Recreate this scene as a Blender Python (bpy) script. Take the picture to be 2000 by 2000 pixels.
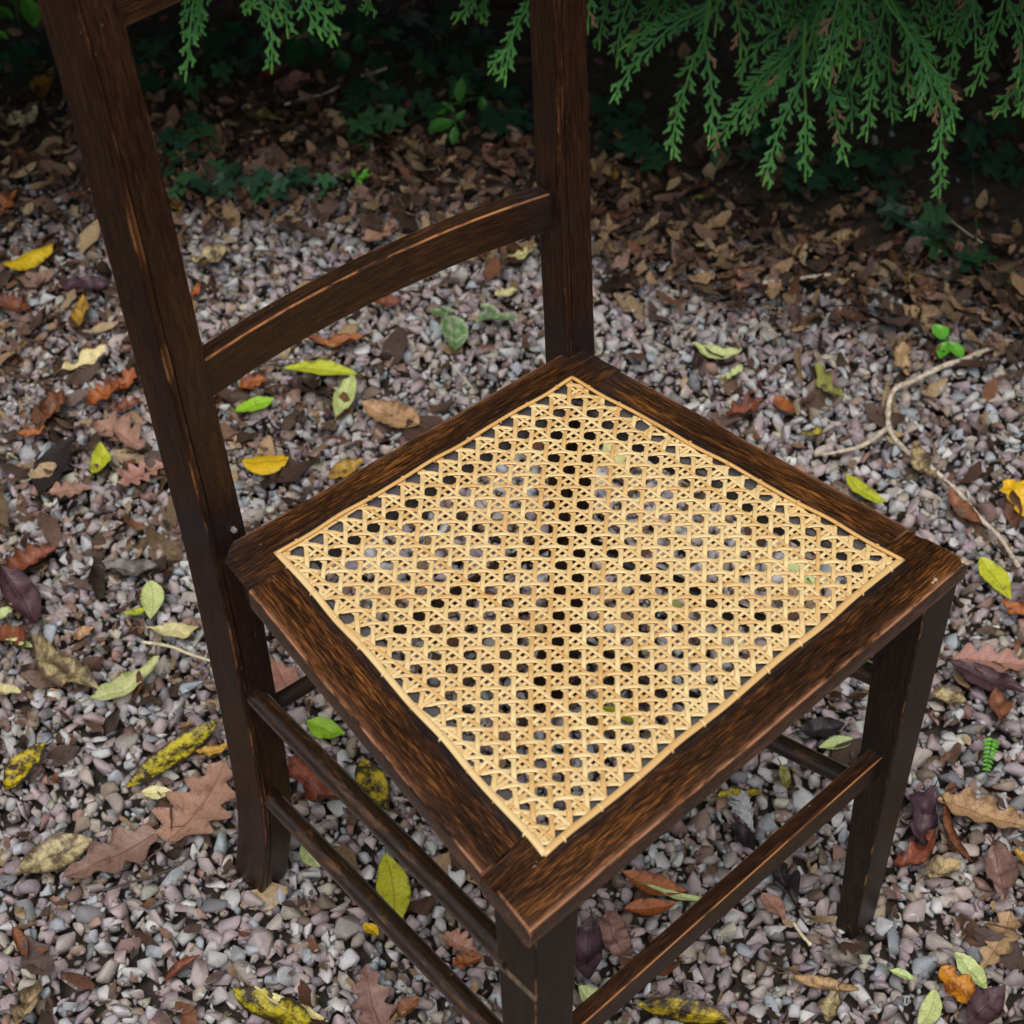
import bpy, bmesh, math, random
import numpy as np
from mathutils import Vector, Matrix, noise as mnoise

for o in list(bpy.data.objects):
    bpy.data.objects.remove(o)
SC = bpy.context.scene
COL = SC.collection

# ------------------------------------------------------------------ camera
CAM_ROWS = [[0.7308431858635942, -0.682497521529572, -0.008085219994148518],
            [-0.4891507851769582, -0.5154654724816481, -0.703581449469671],
            [0.47602494371317106, 0.5181625997532717, -0.7105686266486351]]
CAM_POS = Vector((-0.5838681, -0.6185966, 1.3367254))
FPX = 3497.69            # focal length in pixels of a 2000 pixel wide picture
cam_data = bpy.data.cameras.new('camera')
cam = bpy.data.objects.new('camera', cam_data)
COL.objects.link(cam)
SC.camera = cam
r0, r1, r2 = [Vector(r) for r in CAM_ROWS]
M = Matrix((r0, -r1, -r2)).transposed().to_4x4()
M.translation = CAM_POS
cam.matrix_world = M
cam_data.sensor_width = 36.0
cam_data.lens = FPX / 2000 * 36.0
cam_data.clip_start = 0.05
cam_data.clip_end = 200.0
cam_data.dof.use_dof = True
cam_data.dof.focus_distance = 1.35
cam_data.dof.aperture_fstop = 12.0

# ------------------------------------------------------------------ world, sun, exposure
SUN_EL, SUN_AZ = math.radians(66), math.radians(225)     # high, veiled sun behind the camera's left shoulder
world = bpy.data.worlds.new('World')
SC.world = world
world.use_nodes = True
wn, wl = world.node_tree.nodes, world.node_tree.links
bg = wn['Background']
sky = wn.new('ShaderNodeTexSky')
sky.sky_type = 'NISHITA'
sky.sun_disc = False
sky.sun_elevation = SUN_EL
sky.sun_rotation = SUN_AZ
sky.air_density = 1.0
sky.dust_density = 4.0
sky.ozone_density = 1.0
hs = wn.new('ShaderNodeHueSaturation')                   # a cloud veil: paler than the clear blue sky
hs.inputs['Saturation'].default_value = 0.32
wl.new(sky.outputs[0], hs.inputs['Color'])
wl.new(hs.outputs[0], bg.inputs[0])
bg.inputs[1].default_value = 0.06
sun_data = bpy.data.lights.new('sun', 'SUN')
sun_data.energy = 1.5
sun_data.angle = math.radians(40)
sun_data.color = (1.0, 0.95, 0.88)
sun = bpy.data.objects.new('sun', sun_data)
COL.objects.link(sun)
sd = Vector((math.sin(SUN_AZ) * math.cos(SUN_EL), math.cos(SUN_AZ) * math.cos(SUN_EL), math.sin(SUN_EL)))
sun.rotation_euler = sd.to_track_quat('Z', 'Y').to_euler()
SC.view_settings.view_transform = 'Standard'
SC.view_settings.look = 'None'
SC.view_settings.gamma = 1.0
SC.view_settings.use_curve_mapping = False
SC.view_settings.exposure = 0.95

# ------------------------------------------------------------------ helpers
RNG = random.Random(11)
NPR = np.random.default_rng(7)


def ray(px, py):
    d = r0 * ((px - 1000) / FPX) + r1 * ((py - 1000) / FPX) + r2
    return d


def at(px, py, z=0.0):
    """where the sight line of a photo pixel (2000 px frame) meets the level z"""
    d = ray(px, py)
    return CAM_POS + d * ((z - CAM_POS.z) / d.z)


FWD = Vector((0.676, 0.737, 0.0)).normalized()       # ground direction towards the hedge
LAT = Vector((0.737, -0.676, 0.0)).normalized()      # ground direction along the hedge, to the right


def at_plane(px, py, w):
    """where a sight line meets the upright plane at distance w towards the hedge"""
    d = ray(px, py)
    t = (w - CAM_POS.dot(FWD)) / d.dot(FWD)
    return CAM_POS + d * t


def wl_to_xy(w, l):
    return FWD * w + LAT * l


def hedge_edge(l):
    return 1.055 if l < -0.2 else 1.055 - 0.38 * (l + 0.2)


def link(o, parent=None):
    COL.objects.link(o)
    if parent is not None:
        o.parent = parent
    return o


def empty(name, loc=(0, 0, 0)):
    o = bpy.data.objects.new(name, None)
    o.location = loc
    COL.objects.link(o)
    return o


def tag(o, label=None, cat=None, group=None, kind=None):
    if label:
        o['label'] = label
    if cat:
        o['category'] = cat
    if group:
        o['group'] = group
    if kind:
        o['kind'] = kind
    return o


class MB:
    """collects vertices, faces and per-vertex attributes for one mesh"""

    def __init__(self):
        self.v, self.f, self.a = [], [], {}

    def add(self, co, **at_):
        self.v.append(tuple(co))
        for k, val in at_.items():
            self.a.setdefault(k, {})[len(self.v) - 1] = val
        return len(self.v) - 1

    def build(self, name, mat, parent=None, smooth=True):
        me = bpy.data.meshes.new(name)
        me.from_pydata(self.v, [], self.f)
        for k, d in self.a.items():
            vec = isinstance(next(iter(d.values())), (tuple, list, Vector))
            attr = me.attributes.new(k, 'FLOAT_VECTOR' if vec else 'FLOAT', 'POINT')
            n = len(self.v)
            if vec:
                arr = np.zeros((n, 3), np.float32)
                for i, val in d.items():
                    arr[i] = val
                attr.data.foreach_set('vector', arr.ravel())
            else:
                arr = np.zeros(n, np.float32)
                for i, val in d.items():
                    arr[i] = val
                attr.data.foreach_set('value', arr)
        if smooth:
            me.polygons.foreach_set('use_smooth', [True] * len(me.polygons))
        me.materials.append(mat)
        me.update()
        return link(bpy.data.objects.new(name, me), parent)


def np_mesh(name, V, F, mat, attrs=None, parent=None, smooth=False):
    """V (n,3) floats, F (m,3) ints -> one object"""
    me = bpy.data.meshes.new(name)
    n, m = len(V), len(F)
    me.vertices.add(n)
    me.vertices.foreach_set('co', np.asarray(V, np.float32).ravel())
    me.loops.add(m * 3)
    me.loops.foreach_set('vertex_index', np.asarray(F, np.int32).ravel())
    me.polygons.add(m)
    me.polygons.foreach_set('loop_start', np.arange(0, m * 3, 3, dtype=np.int32))
    if smooth:
        me.polygons.foreach_set('use_smooth', np.ones(m, bool))
    for k, arr in (attrs or {}).items():
        arr = np.asarray(arr, np.float32)
        if arr.ndim == 2:
            a = me.attributes.new(k, 'FLOAT_VECTOR', 'POINT')
            a.data.foreach_set('vector', arr.ravel())
        else:
            a = me.attributes.new(k, 'FLOAT', 'POINT')
            a.data.foreach_set('value', arr)
    me.update(calc_edges=True)
    me.validate()
    me.materials.append(mat)
    return link(bpy.data.objects.new(name, me), parent)


def lin(c, k=1.0):
    """'rrggbb' picture colour -> linear albedo"""
    out = []
    for i in (0, 2, 4):
        s = int(c[i:i + 2], 16) / 255
        out.append(k * (s / 12.92 if s <= 0.04045 else ((s + 0.055) / 1.055) ** 2.4))
    return tuple(out)


# ------------------------------------------------------------------ materials
def new_mat(name):
    m = bpy.data.materials.new(name)
    m.use_nodes = True
    nt = m.node_tree
    return m, nt.nodes, nt.links, nt.nodes['Principled BSDF']


def N(nodes, typ, **kw):
    n = nodes.new(typ)
    for k, v in kw.items():
        if k.startswith('i_'):
            key = k[2:]
            n.inputs[int(key) if key.isdigit() else key.replace('_', ' ')].default_value = v
        else:
            setattr(n, k, v)
    return n


def mixc(nodes, links, fac, a, b, blend='MIX'):
    m = nodes.new('ShaderNodeMix')
    m.data_type = 'RGBA'
    m.blend_type = blend
    for sock, val in ((m.inputs[0], fac), (m.inputs[6], a), (m.inputs[7], b)):
        if isinstance(val, bpy.types.NodeSocket):
            links.new(val, sock)
        elif isinstance(val, (int, float)):
            sock.default_value = val
        else:
            sock.default_value = (*val[:3], 1)
    return m.outputs[2]


def mathn(nodes, links, op, a, b=None, c=None, clamp=False):
    m = nodes.new('ShaderNodeMath')
    m.operation = op
    m.use_clamp = clamp
    for i, val in enumerate((a, b, c)):
        if val is None:
            continue
        if isinstance(val, bpy.types.NodeSocket):
            links.new(val, m.inputs[i])
        else:
            m.inputs[i].default_value = val
    return m.outputs[0]


def ramp(nodes, links, fac, stops):
    r = nodes.new('ShaderNodeValToRGB')
    el = r.color_ramp.elements
    while len(el) < len(stops):
        el.new(0.5)
    for e, (p, c) in zip(el, stops):
        e.position = p
        e.color = (c, c, c, 1) if isinstance(c, (int, float)) else (*c, 1)
    links.new(fac, r.inputs[0])
    return r.outputs[0]


def noise_tex(nodes, links, vec, scale, detail=4, rough=0.6, mapscale=None):
    if mapscale:
        mp = nodes.new('ShaderNodeMapping')
        mp.inputs['Scale'].default_value = mapscale
        links.new(vec, mp.inputs['Vector'])
        vec = mp.outputs[0]
    t = nodes.new('ShaderNodeTexNoise')
    t.inputs['Scale'].default_value = scale
    t.inputs['Detail'].default_value = detail
    t.inputs['Roughness'].default_value = rough
    links.new(vec, t.inputs['Vector'])
    return t.outputs[0]


def attr(nodes, name):
    a = nodes.new('ShaderNodeAttribute')
    a.attribute_name = name
    return a


def wood_mat(name, dark, mid, amber, ramp_pos, rough=0.34, wearcol=(0.50, 0.27, 0.17), wear_gain=1.0, wear_lo=0.40, spec=0.28, coat=0.10):
    m, n, l, b = new_mat(name)
    g = attr(n, 'g').outputs['Vector']
    grain = noise_tex(n, l, g, 1.0, 5, 0.62, (80, 900, 900))
    figure = noise_tex(n, l, g, 1.0, 4, 0.6, (26, 330, 330))
    broad = noise_tex(n, l, g, 1.0, 3, 0.55, (9, 42, 42))
    pore = noise_tex(n, l, g, 1.0, 3, 0.7, (45, 800, 800))
    mixv = mathn(n, l, 'ADD', mathn(n, l, 'MULTIPLY', grain, 0.55), mathn(n, l, 'MULTIPLY', broad, 0.32))
    mixv = mathn(n, l, 'ADD', mixv, mathn(n, l, 'MULTIPLY', figure, 0.18))
    c = ramp(n, l, mixv, [(ramp_pos[0], dark), (ramp_pos[1], mid), (ramp_pos[2], amber)])
    pm = ramp(n, l, pore, [(0.40, 1.0), (0.52, 0.0)])
    c = mixc(n, l, mathn(n, l, 'MULTIPLY', pm, 0.75), c, tuple(x * 0.35 for x in dark))
    # worn edges: the stain is rubbed through along arrises
    w = attr(n, 'wear').outputs['Fac']
    wn1 = noise_tex(n, l, g, 1.0, 4, 0.7, (22, 90, 90))
    wv = mathn(n, l, 'MULTIPLY', w, ramp(n, l, wn1, [(wear_lo, 0.0), (wear_lo + 0.14, 1.0)]))
    wv = mathn(n, l, 'MULTIPLY', wv, wear_gain, clamp=True)
    c = mixc(n, l, wv, c, wearcol)
    # unstained rebate under the cane
    s = attr(n, 'slate').outputs['Fac']
    sl = noise_tex(n, l, g, 1.0, 4, 0.6, (40, 200, 200))
    c = mixc(n, l, s, c, mixc(n, l, sl, (0.03, 0.028, 0.03), (0.13, 0.12, 0.125)))
    # rubbed dark polish at the joints
    j = attr(n, 'joint').outputs['Fac']
    c = mixc(n, l, mathn(n, l, 'MULTIPLY', j, 0.85), c, (0.010, 0.009, 0.011))
    # a pale rub across the timber
    c = mixc(n, l, mathn(n, l, 'MULTIPLY', attr(n, 'rub').outputs['Fac'], ramp(n, l, wn1, [(0.35, 0.1), (0.6, 0.85)])), c, (0.26, 0.185, 0.10))
    # pale dust scratches
    sc = noise_tex(n, l, g, 1.0, 2, 0.5, (120, 420, 420))
    c = mixc(n, l, ramp(n, l, sc, [(0.76, 0.0), (0.80, 0.35)]), c, (0.45, 0.38, 0.32))
    l.new(c, b.inputs['Base Color'])
    rr = mathn(n, l, 'MULTIPLY_ADD', grain, 0.30, rough - 0.12)
    l.new(rr, b.inputs['Roughness'])
    b.inputs['Specular IOR Level'].default_value = spec
    b.inputs['Coat Weight'].default_value = coat
    b.inputs['Coat Roughness'].default_value = 0.22
    bp = N(n, 'ShaderNodeBump', i_Strength=0.35, i_Distance=0.0006)
    l.new(mathn(n, l, 'ADD', pore, mathn(n, l, 'MULTIPLY', grain, 0.8)), bp.inputs['Height'])
    l.new(bp.outputs[0], b.inputs['Normal'])
    return m


MAT = {}
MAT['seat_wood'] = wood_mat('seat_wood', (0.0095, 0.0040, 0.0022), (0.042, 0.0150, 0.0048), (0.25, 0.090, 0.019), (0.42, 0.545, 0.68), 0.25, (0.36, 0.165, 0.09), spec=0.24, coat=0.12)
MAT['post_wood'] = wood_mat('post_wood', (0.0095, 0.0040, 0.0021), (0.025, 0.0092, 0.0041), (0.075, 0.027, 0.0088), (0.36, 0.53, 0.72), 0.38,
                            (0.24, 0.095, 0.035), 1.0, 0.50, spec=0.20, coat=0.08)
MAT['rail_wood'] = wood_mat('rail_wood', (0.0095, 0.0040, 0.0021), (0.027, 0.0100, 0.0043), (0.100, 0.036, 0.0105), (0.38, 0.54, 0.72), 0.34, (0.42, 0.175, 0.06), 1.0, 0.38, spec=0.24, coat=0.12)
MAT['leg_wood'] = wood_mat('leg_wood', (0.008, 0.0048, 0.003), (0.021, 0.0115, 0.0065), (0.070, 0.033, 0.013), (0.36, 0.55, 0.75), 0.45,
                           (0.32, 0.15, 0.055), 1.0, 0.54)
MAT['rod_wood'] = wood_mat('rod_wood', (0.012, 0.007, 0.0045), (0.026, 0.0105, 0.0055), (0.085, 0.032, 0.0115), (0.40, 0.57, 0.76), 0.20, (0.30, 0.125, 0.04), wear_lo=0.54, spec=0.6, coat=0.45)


def cane_mat(name, pale, tan, deep):
    m, n, l, b = new_mat(name)
    oi = n.new('ShaderNodeObjectInfo')
    g = attr(n, 'g').outputs['Vector']
    streak = noise_tex(n, l, g, 1.0, 4, 0.6, (14, 900, 900))
    patch = noise_tex(n, l, g, 1.0, 2, 0.5, (16, 30, 30))
    c = ramp(n, l, oi.outputs['Random'], [(0.0, deep), (0.10, tan), (0.35, pale), (0.78, pale), (0.92, tan), (1.0, deep)])
    c = mixc(n, l, ramp(n, l, patch, [(0.45, 0.0), (0.72, 0.75)]), c, deep)
    c = mixc(n, l, ramp(n, l, streak, [(0.35, 0.35), (0.6, 0.0)]), c, tan)
    l.new(c, b.inputs['Base Color'])
    b.inputs['Roughness'].default_value = 0.32
    b.inputs['Specular IOR Level'].default_value = 0.4
    bp = N(n, 'ShaderNodeBump', i_Strength=0.25, i_Distance=0.0003)
    l.new(streak, bp.inputs['Height'])
    l.new(bp.outputs[0], b.inputs['Normal'])
    return m


MAT['cane'] = cane_mat('cane', (0.68, 0.52, 0.27), (0.60, 0.41, 0.18), (0.52, 0.30, 0.11))
MAT['cane_orange'] = cane_mat('cane_orange', (0.58, 0.35, 0.125), (0.54, 0.29, 0.09), (0.46, 0.21, 0.055))


def stone_mat():
    m, n, l, b = new_mat('gravel_stone')
    c = attr(n, 'col').outputs['Vector']
    tc = n.new('ShaderNodeTexCoord').outputs['Object']
    n1 = noise_tex(n, l, tc, 90, 4, 0.65)
    n2 = noise_tex(n, l, tc, 900, 3, 0.7)
    f = mathn(n, l, 'ADD', mathn(n, l, 'MULTIPLY', n1, 0.75), mathn(n, l, 'MULTIPLY', n2, 0.55))
    c2 = mixc(n, l, 1.0, c, ramp(n, l, f, [(0.40, 0.62), (0.62, 1.0), (0.82, 1.22)]), 'MULTIPLY')
    l.new(c2, b.inputs['Base Color'])
    b.inputs['Roughness'].default_value = 0.62
    b.inputs['Specular IOR Level'].default_value = 0.35
    bp = N(n, 'ShaderNodeBump', i_Strength=0.6, i_Distance=0.0012)
    l.new(f, bp.inputs['Height'])
    l.new(bp.outputs[0], b.inputs['Normal'])
    return m


MAT['stone'] = stone_mat()


def leaf_mat(name, transl=0.12, rough=0.5):
    m, n, l, b = new_mat(name)
    ca = attr(n, 'ca').outputs['Vector']
    cb = attr(n, 'cb').outputs['Vector']
    luv = attr(n, 'luv').outputs['Vector']         # u along the midrib, v across, amount of blotching
    lp = attr(n, 'lpos').outputs['Vector']
    sx = n.new('ShaderNodeSeparateXYZ')
    l.new(luv, sx.inputs[0])
    u, v, spot = sx.outputs
    av = mathn(n, l, 'ABSOLUTE', v)
    n1 = noise_tex(n, l, lp, 85, 5, 0.72)
    edge = mathn(n, l, 'MULTIPLY', mathn(n, l, 'POWER', av, 7.0), 0.30)
    thr = mathn(n, l, 'SUBTRACT', mathn(n, l, 'SUBTRACT', 1.0, spot), edge)
    f = mathn(n, l, 'SUBTRACT', mathn(n, l, 'ADD', mathn(n, l, 'MULTIPLY_ADD', n1, 1.5, -0.25), 0.0), thr)
    f = mathn(n, l, 'MULTIPLY_ADD', f, 4.0, 0.5, clamp=True)
    c = mixc(n, l, f, ca, cb)
    # fine mottling
    n2 = noise_tex(n, l, lp, 420, 4, 0.7)
    c = mixc(n, l, 1.0, c, ramp(n, l, n2, [(0.30, 0.66), (0.5, 0.98), (0.75, 1.2)]), 'MULTIPLY')
    # veins
    sv = mathn(n, l, 'MULTIPLY', mathn(n, l, 'SUBTRACT', u, mathn(n, l, 'MULTIPLY', av, 0.13)), 9.0)
    fr = mathn(n, l, 'ABSOLUTE', mathn(n, l, 'SUBTRACT', mathn(n, l, 'FRACT', sv), 0.5))
    side = ramp(n, l, fr, [(0.0, 1.0), (0.07, 0.0)])
    mid = ramp(n, l, av, [(0.03, 1.0), (0.075, 0.0)])
    vein = mathn(n, l, 'MAXIMUM', mathn(n, l, 'MULTIPLY', side, 0.45), mid)
    c = mixc(n, l, mathn(n, l, 'MULTIPLY', vein, 0.55), c, mixc(n, l, 1.0, c, (0.50, 0.42, 0.38), 'MULTIPLY'))
    l.new(c, b.inputs['Base Color'])
    b.inputs['Roughness'].default_value = rough
    b.inputs['Specular IOR Level'].default_value = 0.35
    bp = N(n, 'ShaderNodeBump', i_Strength=0.5, i_Distance=0.0012)
    l.new(mathn(n, l, 'ADD', mathn(n, l, 'MULTIPLY', vein, 0.8), mathn(n, l, 'MULTIPLY', n1, 1.2)), bp.inputs['Height'])
    l.new(bp.outputs[0], b.inputs['Normal'])
    out = n['Material Output']
    tr = n.new('ShaderNodeBsdfTranslucent')
    l.new(c, tr.inputs['Color'])
    mx = n.new('ShaderNodeMixShader')
    mx.inputs[0].default_value = transl
    l.new(b.outputs[0], mx.inputs[1])
    l.new(tr.outputs[0], mx.inputs[2])
    l.new(mx.outputs[0], out.inputs['Surface'])
    return m


MAT['leaf'] = leaf_mat('fallen_leaf_skin')
MAT['green_leaf'] = leaf_mat('living_leaf_skin', 0.15, 0.36)


def litter_mat():
    m, n, l, b = new_mat('leaf_litter_skin')
    c = attr(n, 'col').outputs['Vector']
    tc = n.new('ShaderNodeTexCoord').outputs['Object']
    n1 = noise_tex(n, l, tc, 260, 4, 0.7)
    c2 = mixc(n, l, 1.0, c, ramp(n, l, n1, [(0.30, 0.5), (0.5, 0.95), (0.75, 1.25)]), 'MULTIPLY')
    l.new(c2, b.inputs['Base Color'])
    b.inputs['Roughness'].default_value = 0.7
    b.inputs['Specular IOR Level'].default_value = 0.25
    return m


MAT['litter'] = litter_mat()


def soil_mat():
    m, n, l, b = new_mat('soil')
    tc = n.new('ShaderNodeTexCoord').outputs['Object']
    n1 = noise_tex(n, l, tc, 60, 6, 0.7)
    c = ramp(n, l, n1, [(0.3, (0.022, 0.017, 0.013)), (0.6, (0.060, 0.046, 0.036)), (0.8, (0.11, 0.09, 0.072))])
    l.new(c, b.inputs['Base Color'])
    b.inputs['Roughness'].default_value = 0.9
    bp = N(n, 'ShaderNodeBump', i_Strength=1.0, i_Distance=0.006)
    l.new(n1, bp.inputs['Height'])
    l.new(bp.outputs[0], b.inputs['Normal'])
    return m


MAT['soil'] = soil_mat()


def conifer_mat():
    m, n, l, b = new_mat('cypress_scales')
    a = attr(n, 'tip').outputs['Fac']
    d = attr(n, 'dead').outputs['Fac']
    h = attr(n, 'hue').outputs['Fac']
    tc = n.new('ShaderNodeTexCoord').outputs['Object']
    n1 = noise_tex(n, l, tc, 500, 2, 0.6)
    base = mixc(n, l, h, (0.060, 0.225, 0.060), (0.054, 0.220, 0.088))
    c = mixc(n, l, ramp(n, l, a, [(0.48, 0.0), (0.95, 1.0)]), base, (0.19, 0.46, 0.085))
    c = mixc(n, l, 1.0, c, ramp(n, l, n1, [(0.3, 0.65), (0.7, 1.3)]), 'MULTIPLY')
    c = mixc(n, l, d, c, (0.34, 0.21, 0.13))
    l.new(c, b.inputs['Base Color'])
    b.inputs['Roughness'].default_value = 0.5
    b.inputs['Specular IOR Level'].default_value = 0.35
    out = n['Material Output']
    tr = n.new('ShaderNodeBsdfTranslucent')
    l.new(c, tr.inputs['Color'])
    mx = n.new('ShaderNodeMixShader')
    mx.inputs[0].default_value = 0.22
    l.new(b.outputs[0], mx.inputs[1])
    l.new(tr.outputs[0], mx.inputs[2])
    l.new(mx.outputs[0], out.inputs['Surface'])
    return m


MAT['conifer'] = conifer_mat()


def twig_mat(name, ca, cb):
    m, n, l, b = new_mat(name)
    tc = n.new('ShaderNodeTexCoord').outputs['Object']
    n1 = noise_tex(n, l, tc, 130, 5, 0.7)
    l.new(ramp(n, l, n1, [(0.35, ca), (0.65, cb)]), b.inputs['Base Color'])
    b.inputs['Roughness'].default_value = 0.75
    bp = N(n, 'ShaderNodeBump', i_Strength=0.6, i_Distance=0.001)
    l.new(n1, bp.inputs['Height'])
    l.new(bp.outputs[0], b.inputs['Normal'])
    return m


MAT['twig'] = twig_mat('pale_twig_bark', (0.22, 0.17, 0.125), (0.60, 0.52, 0.42))
MAT['bark'] = twig_mat('dark_bark', (0.020, 0.014, 0.010), (0.07, 0.05, 0.035))
MAT['straw'] = twig_mat('dry_straw', (0.34, 0.30, 0.18), (0.62, 0.56, 0.38))
MAT['stem'] = twig_mat('green_stem', (0.03, 0.07, 0.02), (0.08, 0.15, 0.04))
MAT['feather'] = twig_mat('feather_down', (0.25, 0.26, 0.28), (0.6, 0.62, 0.65))

# ================================================================== THE CHAIR
SEAT_Z = 0.451
chair = empty('cane_chair', (0, 0, 0))
tag(chair, 'old dark stained wooden chair with a woven cane seat standing on gravel', 'chair')


def rect_profile(w, h, r, wear=(1, 1, 1, 1)):
    """rounded rectangle, counter clockwise from the (0,0) corner; (p, q, wear)"""
    out = []
    for (cx, cy, sx, sy, wr) in ((0, 0, 1, 1, wear[0]), (w, 0, -1, 1, wear[1]), (w, h, -1, -1, wear[2]), (0, h, 1, -1, wear[3])):
        a, m, b = (cx, cy + sy * r, 0.0), (cx + sx * r * 0.3, cy + sy * r * 0.3, wr), (cx + sx * r, cy, 0.0)
        out += [a, m, b] if (sx, sy) in ((1, 1), (-1, -1)) else [b, m, a]
    return out


def loft(mb, sections, svals, off, extra=None):
    """sections: list of lists of (point, p, q, wear); svals: distance along; closed in section, capped at both ends"""
    rows = []
    for k, (sec, s) in enumerate(zip(sections, svals)):
        row = []
        for (pt, p, q, w) in sec:
            kw = dict(g=(s + off[0], p + off[1], q + off[2]), wear=w)
            if extra:
                kw.update(extra(k, s, p, q))
            row.append(mb.add(pt, **kw))
        rows.append(row)
    n = len(rows[0])
    for a, b in zip(rows[:-1], rows[1:]):
        for i in range(n):
            j = (i + 1) % n
            mb.f.append((a[i], a[j], b[j], b[i]))
    mb.f.append(tuple(reversed(rows[0])))
    mb.f.append(tuple(rows[-1]))


def goff():
    return (RNG.uniform(0, 9), RNG.uniform(0, 9), RNG.uniform(0, 9))


def wob(s, seed, amp=0.0004):
    return amp * mnoise.noise(Vector((s * 14, seed * 3.1, 0.7)))


def make_part(name, sections, svals, mat, extra=None, parent=chair, crisp=14):
    mb = MB()
    loft(mb, sections, svals, goff(), extra)
    o = mb.build(name, mat, parent)
    o.data.polygons.foreach_set('use_smooth', [True] * len(o.data.polygons))
    bm = bmesh.new()
    bm.from_mesh(o.data)
    bmesh.ops.recalc_face_normals(bm, faces=bm.faces)
    bm.to_mesh(o.data)
    bm.free()
    smooth_by_angle(o.data, crisp)
    return o


def smooth_by_angle(me, deg):
    bm = bmesh.new()
    bm.from_mesh(me)
    lim = math.radians(deg)
    for e in bm.edges:
        e.smooth = not (len(e.link_faces) == 2 and e.calc_face_angle(0) > lim)
    bm.to_mesh(me)
    bm.free()


# rear posts: one piece from foot to top, swept back above and below the seat
LZ = [-0.02, 0.0, 0.05, 0.09, 0.13, 0.175, 0.26, 0.30, 0.35, 0.394, 0.451, 0.521, 0.575, 0.613, 0.647, 0.711, 0.765, 0.82, 0.848, 0.93]
LY = [0.170, 0.165, 0.1525, 0.1430, 0.1372, 0.1346, 0.1340, 0.1352, 0.1358, 0.1366, 0.1408, 0.1482, 0.1535, 0.1572, 0.1600, 0.1664, 0.1722, 0.1805, 0.1850, 0.199]
RZ = [-0.02, 0.0, 0.05, 0.09, 0.13, 0.175, 0.26, 0.30, 0.35, 0.394, 0.449, 0.533, 0.604, 0.663, 0.7445, 0.93]
RY = [0.148, 0.143, 0.1305, 0.1210, 0.1152, 0.1126, 0.1120, 0.1132, 0.1138, 0.1146, 0.1180, 0.1237, 0.1283, 0.1315, 0.1360, 0.1475]
POST = {}


def rear_post(side, zs, ys, x0, yaw, w, d):
    A = Vector((math.cos(yaw), math.sin(yaw), 0))
    B = Vector((-math.sin(yaw), math.cos(yaw), 0))
    prof = rect_profile(w, d, 0.0020, (1, 0.7, 0.4, 0.6))
    # a shake in the timber runs down the front face beside the arris
    prof = prof[:3] + [(0.0050, 0.0, 0.55), (0.0057, 0.0017, -2.0), (0.0066, 0.0002, 0.0)] + prof[3:]
    secs, sv = [], []
    zz = list(np.linspace(-0.01, 0.925, 60))
    ysm = np.interp(zz, zs, ys)
    ysm = np.convolve(np.pad(ysm, 2, mode='edge'), [0.1, 0.2, 0.4, 0.2, 0.1], 'valid')
    ysm[0], ysm[-1] = np.interp(zz[0], zs, ys), np.interp(zz[-1], zs, ys)
    for k, z in enumerate(zz):
        t = 1.0
        if z > 0.915:
            t = 0.9
        if z < 0.0:
            t = 0.93
        O = Vector((x0, ysm[k], z))
        sec = []
        for (p, q, wr) in prof:
            dq = 0.0009 * mnoise.noise(Vector((z * 16, x0 * 9, 2))) if 0.004 < p < 0.007 and q < 0.002 else 0
            p += dq
            pp = w / 2 + (p - w / 2) * t + wob(z, x0, 0.0005) * (1 if p > w / 2 else -1)
            qq = d / 2 + (q - d / 2) * t
            p -= dq
            sec.append((O + A * pp + B * qq, p, q, wr))
        secs.append(sec)
        sv.append(z)
    POST[side] = (zz, ysm)

    def extra(k, s, p, q):
        j = max(0.0, 1 - abs(s - 0.462) / 0.03) * 0.9
        j = max(j, max(0.0, 1 - abs(s - 0.575) / 0.03) * 0.6 if p > w * 0.5 and side == 'L' or p < w * 0.5 and side == 'R' else 0)
        if abs(p - 0.0057) < 1e-4 and abs(q - 0.0017) < 1e-4:
            j = 1.0
        return dict(joint=j)
    return make_part('back_post', secs, sv, MAT['post_wood'], extra)


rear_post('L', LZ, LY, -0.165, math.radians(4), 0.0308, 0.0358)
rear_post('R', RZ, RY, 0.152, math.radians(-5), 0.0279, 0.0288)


# a square nail head left showing on one post
na = ray(458, 1036)
na = CAM_POS + na * ((0.1412 - CAM_POS.y) / na.y)
mb = MB()
ring = [[mb.add(na + Vector((r_ * math.cos(a), dy, r_ * math.sin(a))), g=(0, 0, 0)) for a in [k * math.pi / 3 for k in range(6)]] for r_, dy in ((0.0022, 0.003), (0.0022, -0.0010), (0.0013, -0.0016))]
for p_, q_ in zip(ring[:-1], ring[1:]):
    for k in range(6):
        mb.f.append((p_[k], p_[(k + 1) % 6], q_[(k + 1) % 6], q_[k]))
mb.f.append(tuple(ring[-1]))
nm, nn, nl, nb = new_mat('dull_steel')
nb.inputs['Base Color'].default_value = (0.30, 0.29, 0.28, 1)
nb.inputs['Metallic'].default_value = 0.6
nb.inputs['Roughness'].default_value = 0.5
mb.build('nail', nm, chair, smooth=False)


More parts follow.
